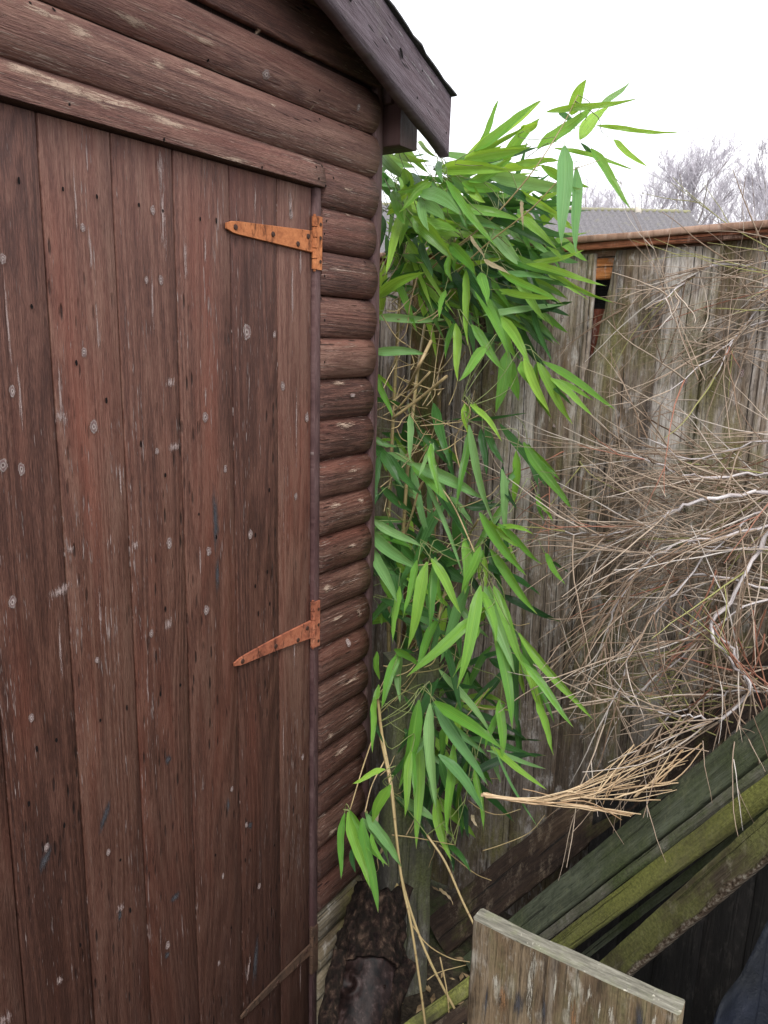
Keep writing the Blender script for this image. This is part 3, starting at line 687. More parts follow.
for (bx, by, tx, ty, w, kd) in LV:
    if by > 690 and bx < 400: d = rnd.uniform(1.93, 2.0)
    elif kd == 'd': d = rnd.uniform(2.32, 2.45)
    elif bx < 380: d = 2.3
    else: d = rnd.uniform(2.10, 2.30)
    if bx < 384 and not (by > 690): d = max(d, 2.26)
    d1 = d + rnd.uniform(-.13, .05)
    if tx < 384: d1 = max(d1, 2.2) if by < 690 else d1
    P0, P1 = xmax(at(bx, by, d)), xmax(at(tx, ty, d1))
    P1 = P0+(P1-P0)*1.09
    ww = w/FPX*(d+d1)/2
    roll = rnd.uniform(-.45, .45)
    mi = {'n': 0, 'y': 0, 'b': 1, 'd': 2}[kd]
    tone = {'n': rnd.uniform(.3, .8), 'y': rnd.uniform(.88, 1.), 'b': rnd.uniform(.3, 1), 'd': rnd.uniform(0, 1)}[kd]
    leaf(fb, P0, P1, ww*.80/math.cos(roll*.8), mi, roll, rnd.uniform(-.04, .10), tone, rnd.uniform(.25, .75))
    culm_pts.append((P0, (P1-P0).normalized(), bx, by, d))
    if rnd.random() < .75:
        an = rnd.choice((-1, 1))*rnd.uniform(.12, .5); vx, vy = tx-bx, ty-by; q = rnd.uniform(.6, .95)
        cx, cy = bx+(vx*math.cos(an)-vy*math.sin(an))*q, by+(vx*math.sin(an)+vy*math.cos(an))*q; dd_ = d+rnd.uniform(.02, .1)
        if not (bx < 400 and cx < 382) and not (bx > 500 and by < 230):
            Q0 = xmax(at(bx+rnd.uniform(-3, 3), by+rnd.uniform(-2, 6), dd_)); Q1 = xmax(at(cx, cy, dd_+rnd.uniform(-.1, .05)))
            leaf(fb, Q0, Q1, ww*rnd.uniform(.6, .85), rnd.choice((0, 0, 1, 2)), rnd.uniform(-.9, .9), rnd.uniform(-.05, .2), rnd.random(), rnd.uniform(.3, .8))
# fill leaves deeper in the clump
polys = [((380, 170), (530, 320), 120), ((380, 150), (470, 260), 40), ((420, 190), (560, 260), 40), ((378, 400), (440, 640), 45), ((440, 420), (530, 540), 8), ((400, 560), (500, 740), 22), ((385, 650), (480, 800), 34)]
for (lo, hi, n_) in polys:
    for i in range(n_):
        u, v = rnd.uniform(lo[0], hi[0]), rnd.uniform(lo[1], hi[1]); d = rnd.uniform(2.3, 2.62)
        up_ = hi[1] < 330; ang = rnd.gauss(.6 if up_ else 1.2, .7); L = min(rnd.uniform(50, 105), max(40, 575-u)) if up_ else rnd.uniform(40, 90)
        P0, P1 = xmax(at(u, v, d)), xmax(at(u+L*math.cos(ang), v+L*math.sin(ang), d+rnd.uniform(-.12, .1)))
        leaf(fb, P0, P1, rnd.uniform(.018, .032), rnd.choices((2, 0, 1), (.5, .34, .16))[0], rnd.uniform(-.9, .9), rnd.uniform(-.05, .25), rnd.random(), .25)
        culm_pts.append((P0, (P1-P0).normalized(), u, v, d))
obj('leaves', fb, [M_leaf, M_leafb, M_leafd], bamboo)
# canes: main culms, then a twig from each leaf base to the nearest cane
k = N('bamboo_cane'); gc = k.attr('gc'); rr = k.attr('rr', False)
nd = k.rng(k.m_('FRACT', k.m_('MULTIPLY', rr, 9.)), .0, .07, 1, 0); n1 = k.noise(k.map(gc, (20, 12, 1)), 1., 3, .6); n2 = k.noise(k.map(gc, (.01, .01, 3.1)), 1., 0)
c = k.mix(k.rng(n2, .35, .65), (.30, .24, .10), (.46, .33, .18)); c = k.mix(k.rng(n1, .35, .7, .5, 0), c, (.16, .12, .05)); c = k.mix(k.m_('MULTIPLY', nd, .7), c, (.14, .08, .04))
k.bsdf(c, .45, None, .4); M_cane = k.m
M_gt = N('green_twig'); M_gt.bsdf((.16, .19, .06), .5); M_gt = M_gt.m
canes = []
def cane(px, r0, r1, lump=0):
    pts = bez([xmax(at(u, v, d)) for (u, v, d) in px], 6); n_ = len(pts)
    tube(stems, pts, [r0+(r1-r0)*i/(n_-1) for i in range(n_)], 6); canes.extend(pts)
for c_ in [([(400,1000,2.65),(397,800,2.62),(400,600,2.5),(412,420,2.4),(430,300,4.2),(455,240,2.3)], .008, .004),
           ([(400,980,2.5),(392,760,2.55),(388,560,2.5),(395,380,2.45),(402,270,2.4),(410,220,4.2)], .008, .004),
           ([(404,960,2.68),(408,760,2.6),(438,620,2.4),(455,560,4.2),(478,520,2.25)], .006, .003),
           ([(405,300,2.4),(440,260,2.3),(490,220,2.2),(530,175,2.12),(560,130,2.1),(578,95,2.08)], .003, .0011),
           ([(430,300,2.4),(480,250,2.25),(530,210,2.15),(565,175,2.1),(600,160,2.08)], .0026, .001),
           ([(395,560,2.5),(410,520,2.4),(425,480,2.3),(450,500,2.25),(478,560,2.2)], .004, .002),
           ([(378,700,2.25),(382,735,2.1),(392,790,2.02),(401,875,2.0),(425,950,1.97),(462,1023,1.95),(480,1060,1.95)], .0045,.003),
           ([(380,735,2.1),(391,790,2.0),(401,875,1.98),(412,930,1.96),(425,1023,1.95),(428,1060,1.95)], .0038,.003),
           ([(427,835,2.15),(445,862,2.12),(462,900,2.1),(474,925,2.08),(490,960,2.05)], .0035,.003),
           ([(372,740,2.1),(362,770,2.0),(350,810,1.97)], .0022,.0015), ([(385,760,2.05),(372,785,2.0),(365,812,1.97)], .002,.0015),
           ([(392,835,2.05),(410,837,2.1),(428,840,2.15),(455,845,2.2)], .0018,.0012),
           ([(412,925,1.97),(428,945,1.98),(450,958,2.0),(470,962,2.0)], .0018,.001), ([(427,980,1.96),(440,972,1.98),(466,965,2.0)], .0014,.0008),
           ([(440,957,1.96),(448,1000,1.95),(450,1060,1.95)], .002,.0015),
           ([(460,470,2.25),(455,440,2.25),(470,412,2.2),(462,400,2.2)], .002,.0015)]: cane(*c_)
# short cut stubs
for c_ in [((392,420,4.2),(412,380,2.3),(431,341,2.2),.0062), ((395,412,2.36),(412,392,2.3),(430,372,2.25),.0042), ((393,418,2.34),(420,398,2.3),(447,376,2.22),.0058), ((438,395,2.3),(450,378,4.2),(465,352,2.4),.003)]:
    pts = bez([at(*q) for q in c_[:3]], 4); tube(stems, pts, c_[3]*.8, 7)
for (P0, dr, u, v, d) in culm_pts:
    best = min(canes, key=lambda q: (q-P0).length + (.15 if q.z < P0.z-.5 else 0))
    m1 = P0-dr*min(.06, (best-P0).length*.4); m2 = best.lerp(P0, .5)+V((rnd.uniform(-.02, .02), rnd.uniform(-.02, .02), rnd.uniform(-.02, .03)))
    if (best-P0).length < .32: tube(stems, bez([best, m2, m1, P0+dr*.003], 3), [.0012]*9+[.0009], 4, 1, cap=False) if rnd.random() < .6 else None
    else: tube(stems, bez([P0-dr*.10+V((0, .02, -.01)), m1, P0], 3), .001, 4, 1, cap=False)
# loose dry twiglets tangled in the clump
for i in range(150):
    if i < 60: u, v = rnd.uniform(380, 440), rnd.uniform(250, 400)
    elif i < 90: u, v = rnd.uniform(378, 470), rnd.uniform(400, 520)
    elif i < 125: u, v = rnd.uniform(376, 430), rnd.uniform(600, 720)
    else: u, v = rnd.uniform(380, 520), rnd.uniform(540, 860)
    ang = rnd.choice((-1.1, -.9, .3, .1, -.7, 2.1))+rnd.gauss(0, .3); L = rnd.uniform(25, 75); d = rnd.uniform(2.25, 2.5)
    q = [xmax(at(u+L*f*math.cos(ang)+rnd.uniform(-3, 3), v+L*f*math.sin(ang)+rnd.uniform(-3, 3)+L*.12*math.sin(f*3), d+.05*f)) for f in (0, .35, .7, 1)]
    tube(stems, bez(q, 3), [.0017]*6+[.0012]*4, 4, cap=False)
obj('canes', stems, [M_cane, M_gt], bamboo)
dl = new()
for (bx, by, tx, ty, w) in [(385,460,425,530,10),(425,530,500,580,14)]:
    leaf(dl, at(340+bx/2.954, 80+by/2.954, 2.12), at(340+tx/2.954, 80+ty/2.954, 2.1), w/2.954/FPX*2.2, 0, .3, .2, .6)
for (u0, v0, u1, v1) in [(382,838,378,860),(440,888,452,905),(376,800,372,850),(470,815,478,828),(520,200,522,230)]:
    leaf(dl, at(u0, v0, 2.1), at(u1, v1, 2.05), .01, 0, .5, .2, rnd.random())
obj('dry_leaves', dl, M_dry, bamboo)

# ================================================================== BARE SHRUB on the right
k = N('bare_twig_bark'); gc = k.attr('gc'); n2 = k.noise(k.map(gc, (.01, .01, 3.7)), 1., 0); n1 = k.noise(k.map(gc, (30, 25, 1)), 1., 4, .7)
c = k.ramp(n2, [(.30, (.11, .07, .045)), (.43, (.24, .165, .11)), (.56, (.42, .34, .26)), (.70, (.64, .59, .54))]); c = k.mix(k.rng(n1, .35, .65, .4, 0), c, (.16, .10, .07))
k.bsdf(c, .7, None, .3); M_twig = k.m
k = N('pale_branch_bark'); gc = k.attr('gc'); n1 = k.noise(k.map(gc, (60, 18, 1)), 1., 5, .7)
k.bsdf(k.ramp(n1, [(.33, (.2, .15, .14)), (.47, (.46, .41, .40)), (.62, (.68, .64, .63))]), .75, k.bump(n1, .7, .002), .3); M_branch = k.m
M_redt = N('red_twig_bark'); M_redt.bsdf((.28, .12, .075), .7); M_redt = M_redt.m
M_mosst = N('lichened_twig'); M_mosst.bsdf((.28, .27, .10), .9); M_mosst = M_mosst.m
shrub = thing('bare_shrub', 'leafless shrub of tangled pale and reddish twigs reaching over the fence from the right', 'shrub', (2.15, -1.75, G))
br = new(); tw = new(); rs = random.Random(5)
def wig(pts, amp): return [q+V((rs.gauss(0, amp), rs.gauss(0, amp), rs.gauss(0, amp))) for q in pts]
def twig(P, dr, L, r0, lvl=0, mi=None, droop=0.):
    n_ = max(5, int(L/.035)); pts = [P]; q = P.copy(); dd = dr.normalized(); bend = V((rs.gauss(0, .04), rs.gauss(0, .04), rs.gauss(-.01, .05)))
    for i in range(n_):
        dd = (dd+bend*.5+V((rs.gauss(0, .06), rs.gauss(0, .06), rs.gauss(0, .06)-droop))).normalized(); q = q+dd*(L/n_)
        if q.x > XF-.03: q.x = XF-.03; dd.x = -abs(dd.x)*.3
        if q.x < 1.5: q.x = 1.5
        pts.append(q.copy())
    if mi is None: mi = rs.choices((0, 1, 2), (.93, .03, .04))[0]
    tube(tw, pts, [r0*1.2*(1-.66*i/n_) for i in range(n_+1)], 4, mi, cap=False)
    if lvl < 2:
        for i in range(1, n_):
            if rs.random() < (.36 if lvl == 0 else .16):
                s_ = pts[i]; d2 = (pts[i]-pts[i-1]).normalized(); side = V((rs.gauss(0, .35), rs.gauss(0, .8), rs.gauss(0, .8)))
                twig(s_, d2*1.0+side*.42, L*(1-i/n_*.5)*rs.uniform(.3, .8), r0*.6, lvl+1, mi, droop)
LFT = at(0, 500, 1)-at(300, 500, 1); LFT.normalize()
heroes = [
 ([(860,470,1.85),(768,474,2.1),(712,477,2.15),(676,472,2.2),(620,452,2.3),(563,432,4.2)], .0055, .0012),
 ([(870,510,1.8),(768,492,2.0),(699,500,2.05),(663,517,2.1),(641,527,2.15),(600,535,2.2),(560,532,2.25)], .0075, .0015),
 ([(860,250,2.0),(768,263,2.2),(706,268,2.25),(680,286,2.3),(650,306,2.3),(620,326,4.2)], .006, .0015),
 ([(820,440,1.9),(768,536,2.0),(740,584,2.02),(712,630,2.05),(730,660,2.05),(751,688,2.05),(720,720,2.1)], .0075, .004),
 ([(790,520,2.0),(700,540,2.05),(652,556,2.1),(616,604,2.15),(604,648,2.2)], .005, .0022),
 ([(820,440,1.95),(768,500,2.0),(725,540,2.05),(668,600,2.1),(632,652,2.15),(606,724,2.2)], .004, .0016),
 ([(860,420,2.0),(768,440,2.1),(690,460,2.2),(640,440,2.3),(590,460,4.2)], .004, .001),
 ([(840,600,1.95),(768,588,2.05),(700,575,2.1),(650,590,2.2),(600,620,2.3)], .005, .0015),
 ([(850,560,1.9),(768,548,2.0),(700,545,2.1),(640,535,2.2),(560,560,2.3)], .004, .001),
 ([(840,230,2.1),(768,300,2.2),(735,340,2.25),(700,400,2.3),(660,440,4.2)], .004, .001),
 ([(860,300,2.0),(768,320,2.2),(720,350,2.25),(650,420,2.3),(640,470,4.2)], .0035, .001),
 ([(860,640,1.95),(768,600,2.05),(700,640,2.1),(640,690,2.2),(600,700,2.25)], .0045, .001),
 ([(720,720,2.1),(700,718,2.12),(665,712,2.15),(625,706,2.2)], .004, .0015),
 ([(751,688,2.05),(735,655,2.05),(716,632,2.05)], .005, .004),
 ([(800,700,2.0),(745,690,2.1),(700,700,2.15),(650,730,2.2)], .004, .0015)]
allp = []
for h_, r0, r1 in heroes:
    r0 *= .85; pts = wig(bez([at(*q) for q in h_], 6), .0038); n_ = len(pts)
    tube(br, pts, [r0+(r1-r0)*i/(n_-1) for i in range(n_)], 7, lump=.35, lf=40)
    for i in range(2, n_):
        for _ in range(2):
            if rs.random() < .55:
                d2 = (pts[i]-pts[i-1]).normalized(); twig(pts[i], d2+V((rs.gauss(0, .25), rs.gauss(0, .4), rs.gauss(0, .4))), rs.uniform(.12, .42), .0022, 1)
obj('branches', br, M_branch, shrub)
def aim(n_, u0, v0, u1, v1, r0=.0022, lvl=1, droop=0.):
    for i in range(n_):
        a0 = at(rs.uniform(*u0), rs.uniform(*v0), rs.uniform(1.95, 2.25)); b0_ = at(rs.uniform(*u1), rs.uniform(*v1), rs.uniform(2.15, 2.45))
        d_ = b0_-a0; L_ = d_.length; twig(a0, d_.normalized()+V((0, 0, droop*6)), L_*(1+droop), r0*rs.uniform(.55, 1.25), lvl, None, droop)
aim(13, (770, 850), (430, 540), (560, 690), (430, 560), .0026, 0, .02)
aim(16, (770, 850), (470, 600), (540, 660), (500, 600), .0024, 0, .03)
aim(14, (730, 830), (450, 600), (590, 720), (600, 740), .0026, 1, .05)
aim(12, (650, 740), (480, 560), (540, 620), (500, 680), .0017, 1, .03)
aim(8, (770, 850), (600, 700), (620, 720), (600, 720), .0022, 1, .02)
aim(9, (770, 850), (240, 400), (600, 700), (250, 420), .0015, 1, .01)
aim(6, (690, 830), (330, 460), (620, 768), (200, 300), .0012, 1)
aim(12, (750, 830), (250, 330), (640, 730), (240, 310), .0019, 1, .01)
aim(10, (650, 780), (430, 520), (520, 640), (400, 480), .0014, 1)
for i in range(26):   # low mossy wisps
    a0 = at(rs.uniform(670, 760), rs.uniform(640, 740), 2.15); b0_ = at(rs.uniform(585, 660), rs.uniform(650, 720), 2.3); twig(a0, b0_-a0, (b0_-a0).length*.8, .0017, 1, 2)
for i in range(9):
    a0 = at(rs.uniform(700, 768), rs.uniform(560, 700), 2.05); b0_ = at(rs.uniform(660, 760), rs.uniform(640, 760), 2.15); twig(a0, b0_-a0, (b0_-a0).length, .0026, 1, 1)
for i in range(6):   # twiglets hanging over the mossy rails
    a0 = at(rs.uniform(690, 760), rs.uniform(700, 760), 1.9); b0_ = at(rs.uniform(680, 768), rs.uniform(800, 880), 1.85); twig(a0, b0_-a0+V((0, rs.gauss(0, .1), rs.uniform(0, .15))), rs.uniform(.08, .25), .0013, 0, 0, .03)
print('twig faces', len(tw.faces))
obj('twigs', tw, [M_twig, M_redt, M_mosst], shrub)
st_ = new(); tube(st_, bez([(2.15, -1.75, G), (2.1, -1.65, .3), at(880, 560, 1.9), at(850, 490, 1.88)], 6), [.019-.0006*i for i in range(19)], 10, lump=.2, lf=20)
tube(st_, bez([(2.2, -1.72, G), (2.25, -1.6, .7), at(880, 350, 2.0), at(858, 260, 2.0)], 6), [.016-.0005*i for i in range(19)], 9, lump=.2, lf=20)
tube(st_, bez([(2.12, -1.72, G), (2.1, -1.5, .3), at(860, 660, 1.95), at(838, 600, 1.95)], 6), [.014-.0004*i for i in range(19)], 9, lump=.2, lf=20)
obj('stem', st_, M_branch, shrub)

# bundle of straw-coloured dry stalks caught between twigs and rails
k = N('straw_stalk'); gc = k.attr('gc'); n2 = k.noise(k.map(gc, (.01, .01, 3.7)), 1., 0); n1 = k.noise(k.map(gc, (30, 12, 1)), 1., 3, .7)
c = k.mix(k.rng(n2, .35, .65), (.36, .23, .12), (.66, .51, .32)); c = k.mix(k.rng(n1, .35, .6, .6, 0), c, (.22, .13, .07)); k.bsdf(c, .5, None, .4); M_straw = k.m
b_ = new()
for i in range(40):
    g_ = rs.gauss
    if i < 15:
        q = (i+.5)/15; ex, ey = 625+rs.random()*85, 790-55*q+g_(0, 4)
        path = [(484+g_(0, 2), 795+g_(0, 1), 2.06), (530+g_(0, 4), 801+g_(0, 1.5), 2.07), (575+g_(0, 6), 799-12*q+g_(0, 2), 2.09), (ex, ey, 2.1+.05*rs.random())]
    elif i < 22: path = [(484+g_(0, 2), 796+g_(0, 1), 2.06), (535, 802+g_(0, 1.2), 2.06), (590+g_(0, 5), 806+g_(0, 2.5), 2.06), (634+g_(0, 7), 815+g_(0, 3), 2.04)]
    elif i < 33:
        x0_ = rs.uniform(585, 655); path = [(x0_, 805-rs.random()*22, 2.07), (x0_+rs.uniform(16, 26), 782-rs.random()*18, 2.08), (x0_+rs.uniform(38, 60), 750+g_(0, 10), 2.11)]
    else: x0_ = rs.uniform(520, 620); path = [(x0_, 798+g_(0, 4), 2.06), (x0_+40, 797+g_(0, 7), 2.07), (x0_+rs.uniform(60, 90), 786+g_(0, 10), 2.09)]
    pts = wig(bez([at(*z) for z in path], 4), .0008); r_ = rs.uniform(.0012, .0027); tube(b_, pts, [r_*(1-.4*j/len(pts)) for j in range(len(pts))], 5)
obj('stalk_bundle', b_, M_straw, None, loc=at(560, 800, 2.08), label='loose bundle of straw-coloured dry stalks lying above the mossy rails', cat='dry stalks')

# ================================================================== LEANING TIMBER
M_g1 = weathered('dark_green_post', [(.035, .040, .025), (.11, .125, .085), (.20, .215, .155)], green=.15, greencol=(.055, .07, .028), pale=.15, palecol=(.17, .18, .10), dark=.5, bump=.7)
M_g2 = weathered('grey_green_strip', [(.08, .075, .06), (.17, .16, .13), (.26, .25, .21)], green=.35, greencol=(.08, .1, .04), pale=.2, dark=.5)
M_g3 = weathered('yellow_green_mossy_rail', [(.04, .038, .02), (.12, .11, .055), (.24, .23, .12)], green=.85, greencol=(.17, .18, .045), pale=.25, palecol=(.3, .28, .15), dark=.7, topmoss=.3)
M_g4 = weathered('mossy_peeling_rail', [(.05, .036, .025), (.16, .13, .085), (.34, .30, .22)], green=.75, greencol=(.18, .19, .06), pale=.45, palecol=(.42, .38, .30), dark=.6, topmoss=.35, edge=.047)
M_bark = weathered('rotten_brown_timber', [(.014, .008, .006), (.036, .022, .015), (.085, .056, .038)], green=-.3, greencol=(.07, .07, .02), pale=.25, palecol=(.20, .155, .11), brown=.4, dark=.8, bump=1.)
def xcl(P, m=.06):
    return CAM+(P-CAM)*((XF-m-CAM.x)/(P.x-CAM.x)) if P.x > XF-m else P
def rail(name, A_, B_, w, t, mat, label, wd=None, ext=(.12, .35), group='old rails and posts leaning in a pile', cat='timber rail', rnd_=0, rough=.002, roll=0.):
    """A_ low left end, B_ upper right end (pixel, distance) of its centre line"""
    P0, P1 = at(*A_), at(*B_); dr = (P1-P0).normalized(); P0 = P0-dr*ext[0]; P1 = P1+dr*ext[1]
    P0 = P0+dr*((G+.03-P0.z)/dr.z)
    mid = (P0+P1)/2; vw = (mid-CAM).normalized(); wdv = dr.cross(vw).normalized(); nn = wdv.cross(dr)
    wdv = wdv*math.cos(roll)+nn*math.sin(roll)
    bm = new()
    if rnd_:
        n_ = 40; tube(bm, [P0.lerp(P1, i/n_) for i in range(n_+1)], w/2, 18, lump=.12, lf=14)
    else: board(bm, P0, P1, wdv, w, t, nseg=50, rough=rough, bev=.0025, rag=.01)
    return obj(name, bm, mat, None, loc=P0, label=label, cat=cat, group=group, smooth=True)
pxw = lambda px, d: px/FPX*d
rail('timber_beam', (452, 925, 2.85), (768, 672, 2.28), pxw(42, 2.5), .05, M_bark, 'rotten dark brown beam leaning against the fence behind the mossy rails', rough=.008, roll=.12)
rail('timber_rail', (524, 927, 2.55), (768, 733, 1.92), pxw(29, 2.2), .055, M_g1, 'broad dark green post, uppermost of the leaning pile', roll=.25)
rail('timber_rail', (544, 937, 2.50), (768, 766, 1.90), pxw(10, 2.15), .022, M_g2, 'thin grey-green strip between the dark green post and the yellow mossy rail')
rail('timber_rail', (561, 945, 2.40), (768, 791, 1.84), pxw(19, 2.1), .04, M_g3, 'yellow-green mossy rail in the middle of the leaning pile', roll=.15)
rail('timber_rail', (584, 956, 2.55), (768, 812, 1.98), pxw(8, 2.2), .02, M_g1, 'dark narrow rail sunk behind the two mossy rails')
rail('timber_rail', (614, 970, 2.22), (768, 837, 1.74), pxw(29, 1.95), .04, M_g4, 'broad mossy rail with flaking lower edge, lowest and nearest of the pile', roll=.15)
rail('timber_rail', (425, 1018, 2.0), (470, 985, 1.98), pxw(14, 2.0), .03, M_g3, 'low mossy batten lying on the ground left of the upright board', ext=(.15, .12))
rail('timber_rail', (435, 1034, 1.92), (480, 1000, 1.92), pxw(14, 2.0), .03, M_bark, 'brown batten lying lowest, left of the upright board', ext=(.15, .1))
# near-black panel added behind the rails, its colour standing in for shade
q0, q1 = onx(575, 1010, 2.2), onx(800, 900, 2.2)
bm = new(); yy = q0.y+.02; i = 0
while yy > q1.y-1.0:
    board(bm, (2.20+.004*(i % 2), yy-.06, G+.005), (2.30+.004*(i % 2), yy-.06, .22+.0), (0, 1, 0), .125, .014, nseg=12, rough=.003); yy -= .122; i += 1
obj('shade_panel', bm, M_fd, None, loc=(2.2, (q0.y+q1.y)/2, G), label='added near-black boarded panel, its colour standing in for shade under the leaning rails', cat='panel')

# upright board in the foreground
XB = .9
c0, c1 = onx(471, 932, XB), onx(682, 1004, XB)
M_fg = weathered('stained_old_board', [(.035, .022, .013), (.105, .07, .04), (.19, .14, .085), (.28, .22, .15)], green=-.1, greencol=(.12, .12, .05), pale=.4, palecol=(.48, .45, .38), brown=.6, dark=.55, freq=6., cracks=.25)
bm = new(); th = .029; cy = (c0.y+c1.y)/2; zt_ = (c0.z+c1.z)/2
W_ = abs(c0.y-c1.y)
board(bm, (XB+th/2, cy, G+.003), (XB+th/2, cy, zt_), (0, 1, 0), W_, th, nseg=60, rough=.002, bev=.003, rag=.004)
k = N('grey_end_grain'); tc = k.n('ShaderNodeNewGeometry').outputs['Position']; n1 = k.noise(k.map(tc, (260, 30, 60)), 1., 5, .7); n2 = k.noise(k.map(tc, (40, 40, 40)), 1., 4, .6); n3 = k.noise(k.map(tc, (90, 90, 90), (3, 3, 3)), 1., 4, .7)
c = k.ramp(n1, [(.3, (.07, .065, .05)), (.52, (.17, .16, .125)), (.72, (.30, .285, .23))]); c = k.mix(k.rng(n2, .5, .7, 0, .6), c, (.17, .18, .10)); c = k.mix(k.rng(n3, .62, .7), c, (.5, .47, .38))
k.bsdf(c, .85, k.bump(k.m_('ADD', n1, n3), .8, .002), .3); M_end = k.m
bm.faces.ensure_lookup_table()
for f_ in bm.faces:
    f_.normal_update()
    if abs(f_.normal.z) > .8 and f_.calc_center_median().z > 0: f_.material_index = 1
def bsurf(y, z): return V((XB-.0032, y, z))
M_drip = decal_mat('pale_drip', (.52, .49, .42), (.36, .33, .26), (.2, .17, .12), 'peel')
M_rusty = decal_mat('brown_stain', (.24, .13, .06), (.13, .075, .04), (.05, .03, .02), 'scar')
for (u, v, ry, rz, mi) in [(531, 985, .009, .06, 2), (535, 965, .006, .03, 2), (497, 980, .006, .016, 2), (500, 1000, .007, .014, 2), (556, 985, .003, .03, 2), (570, 1000, .003, .03, 2), (600, 1010, .003, .03, 2), (612, 1012, .004, .02, 2),
      (503, 1000, .010, .03, 3), (519, 1003, .010, .035, 4), (574, 1015, .008, .04, 3), (640, 1018, .01, .03, 4), (487, 1000, .003, .04, 4), (590, 992, .006, .016, 2), (655, 1018, .005, .02, 2), (545, 1010, .005, .03, 4)]:
    q = onx(u, v, XB); decal(bm, q.y, q.z-.0*rz, ry, rz, bsurf, mi, .35)
obj('upright_board', bm, [M_fg, M_end, M_drip, M_rusty, M_scar], None, loc=(XB, cy, G), label='weathered board standing upright in the near right foreground with pale drip stains', cat='board')

# cut wet log standing in the corner
k = N('log_wet_and_bark'); rr = k.attr('rr', False); pos = k.n('ShaderNodeTexCoord').outputs['Object']; gc = k.attr('gc')
vo = k.vor(k.map(pos, (42, 42, 17)), 1., 'DISTANCE_TO_EDGE'); n1 = k.noise(k.map(pos, (45, 45, 14)), 1., 7, .75); n2 = k.noise(k.map(pos, (9, 9, 5)), 1., 4, .6); n4 = k.noise(k.map(pos, (55, 55, 6)), 1., 6, .7)
bark = k.ramp(n1, [(.40, (.007, .004, .004)), (.52, (.035, .021, .016)), (.64, (.13, .085, .06))])
wet = k.ramp(n4, [(.38, (.004, .003, .003)), (.54, (.016, .009, .008)), (.68, (.05, .034, .032))])
isb = k.m_('MAXIMUM', k.rng(rr, .4, .8, 0, 1), k.rng(n2, .64, .68))
c = k.mix(isb, wet, bark); c = k.mix(k.m_('MULTIPLY', isb, k.rng(vo, .05, .2, .7, 0)), c, (.01, .008, .006))
h = k.m_('ADD', k.m_('MULTIPLY', n4, .16), k.m_('MULTIPLY', isb, k.m_('ADD', k.m_('MULTIPLY', n1, 1.4), k.m_('MULTIPLY', vo, .8))))
k.bsdf(c, k.mix(isb, (.45,)*3, (.85,)*3), k.bump(h, 1., .014), .14); M_wet = k.m
A0, A1 = at(347, 1075, 2.10), at(386, 888, 2.32)
bm = new(); n_ = 100; m = 80
ax = (A1-A0).normalized(); xx = ax.orthogonal().normalized(); y_ = ax.cross(xx); rows = []
lo_ = (A0.z-G-.05)/(ax.z*(A1-A0).length); KN = at(352, 985, 2.14)
for i in range(-int(lo_*n_), n_+1):
    f_ = i/n_; c_ = A0.lerp(A1, f_) + R*(.014*math.sin(f_*5))
    R_ = .112-.052*max(0, f_)**1.2
    row = []
    for j in range(m):
        t = 2*math.pi*j/m; dv = xx*math.cos(t)+y_*math.sin(t)
        q = c_+dv*R_
        bf = f_ + .10*mn.noise(q*11)+.05*mn.noise(q*40)
        barkm = min(1, max(0, (bf-.56)/.025))
        ridge = abs(mn.noise(V((math.cos(t)*R_*42, math.sin(t)*R_*42, f_*4.5))))
        e = .09*mn.noise(q*6) + .035*mn.noise(V((q.x*34, q.y*34, q.z*9))) + barkm*(.10+.32*ridge+.10*mn.noise(q*60)-.06*(mn.noise(q*26) > .25))
        kx = q-KN; e += -.25*math.exp(-(kx.length/.012)**2) + .12*math.exp(-((kx.length-.026)/.009)**2)
        if i > n_-2: e -= .25*random.random()
        row.append(vert(bm, c_+dv*R_*(1+e)+(ax*(.03*mn.noise(V((math.cos(t)*2, math.sin(t)*2, 5)))) if i > n_-3 else V()), (t*.05, f_*.4, 4), .2+.8*barkm))
    rows.append(row)
for i in range(len(rows)-1):
    for j in range(m): face(bm, (rows[i][j], rows[i][(j+1) % m], rows[i+1][(j+1) % m], rows[i+1][j]))
tc_ = vert(bm, A1-ax*.03, (0, 0, 0), 1)
for j in range(m): face(bm, (rows[-1][j], rows[-1][(j+1) % m], tc_))
face(bm, rows[0][::-1])
def stub(P, Q, r0, r1):
    pts = [P.lerp(Q, i/14) for i in range(15)]; tube(bm, pts, [r0+(r1-r0)*i/14 for i in range(15)], 20, lump=.35, lf=18)
    # bark flag on these verts
lay = bm.verts.layers.float['rr']; nb = len(bm.verts)
stub(at(368, 1060, 2.06), at(409, 960, 2.2), .042, .024); stub(at(322, 1060, 2.06), at(340, 950, 2.2), .036, .022); stub(at(380, 940, 2.28), at(407, 884, 2.34), .036, .024)
bm.verts.ensure_lookup_table()
for v in bm.verts[nb:]: v[lay] = .9
obj('cut_log', bm, M_wet, None, loc=A0, label='wet dark cut log with flaking bark at the foot of the shed corner', cat='log')

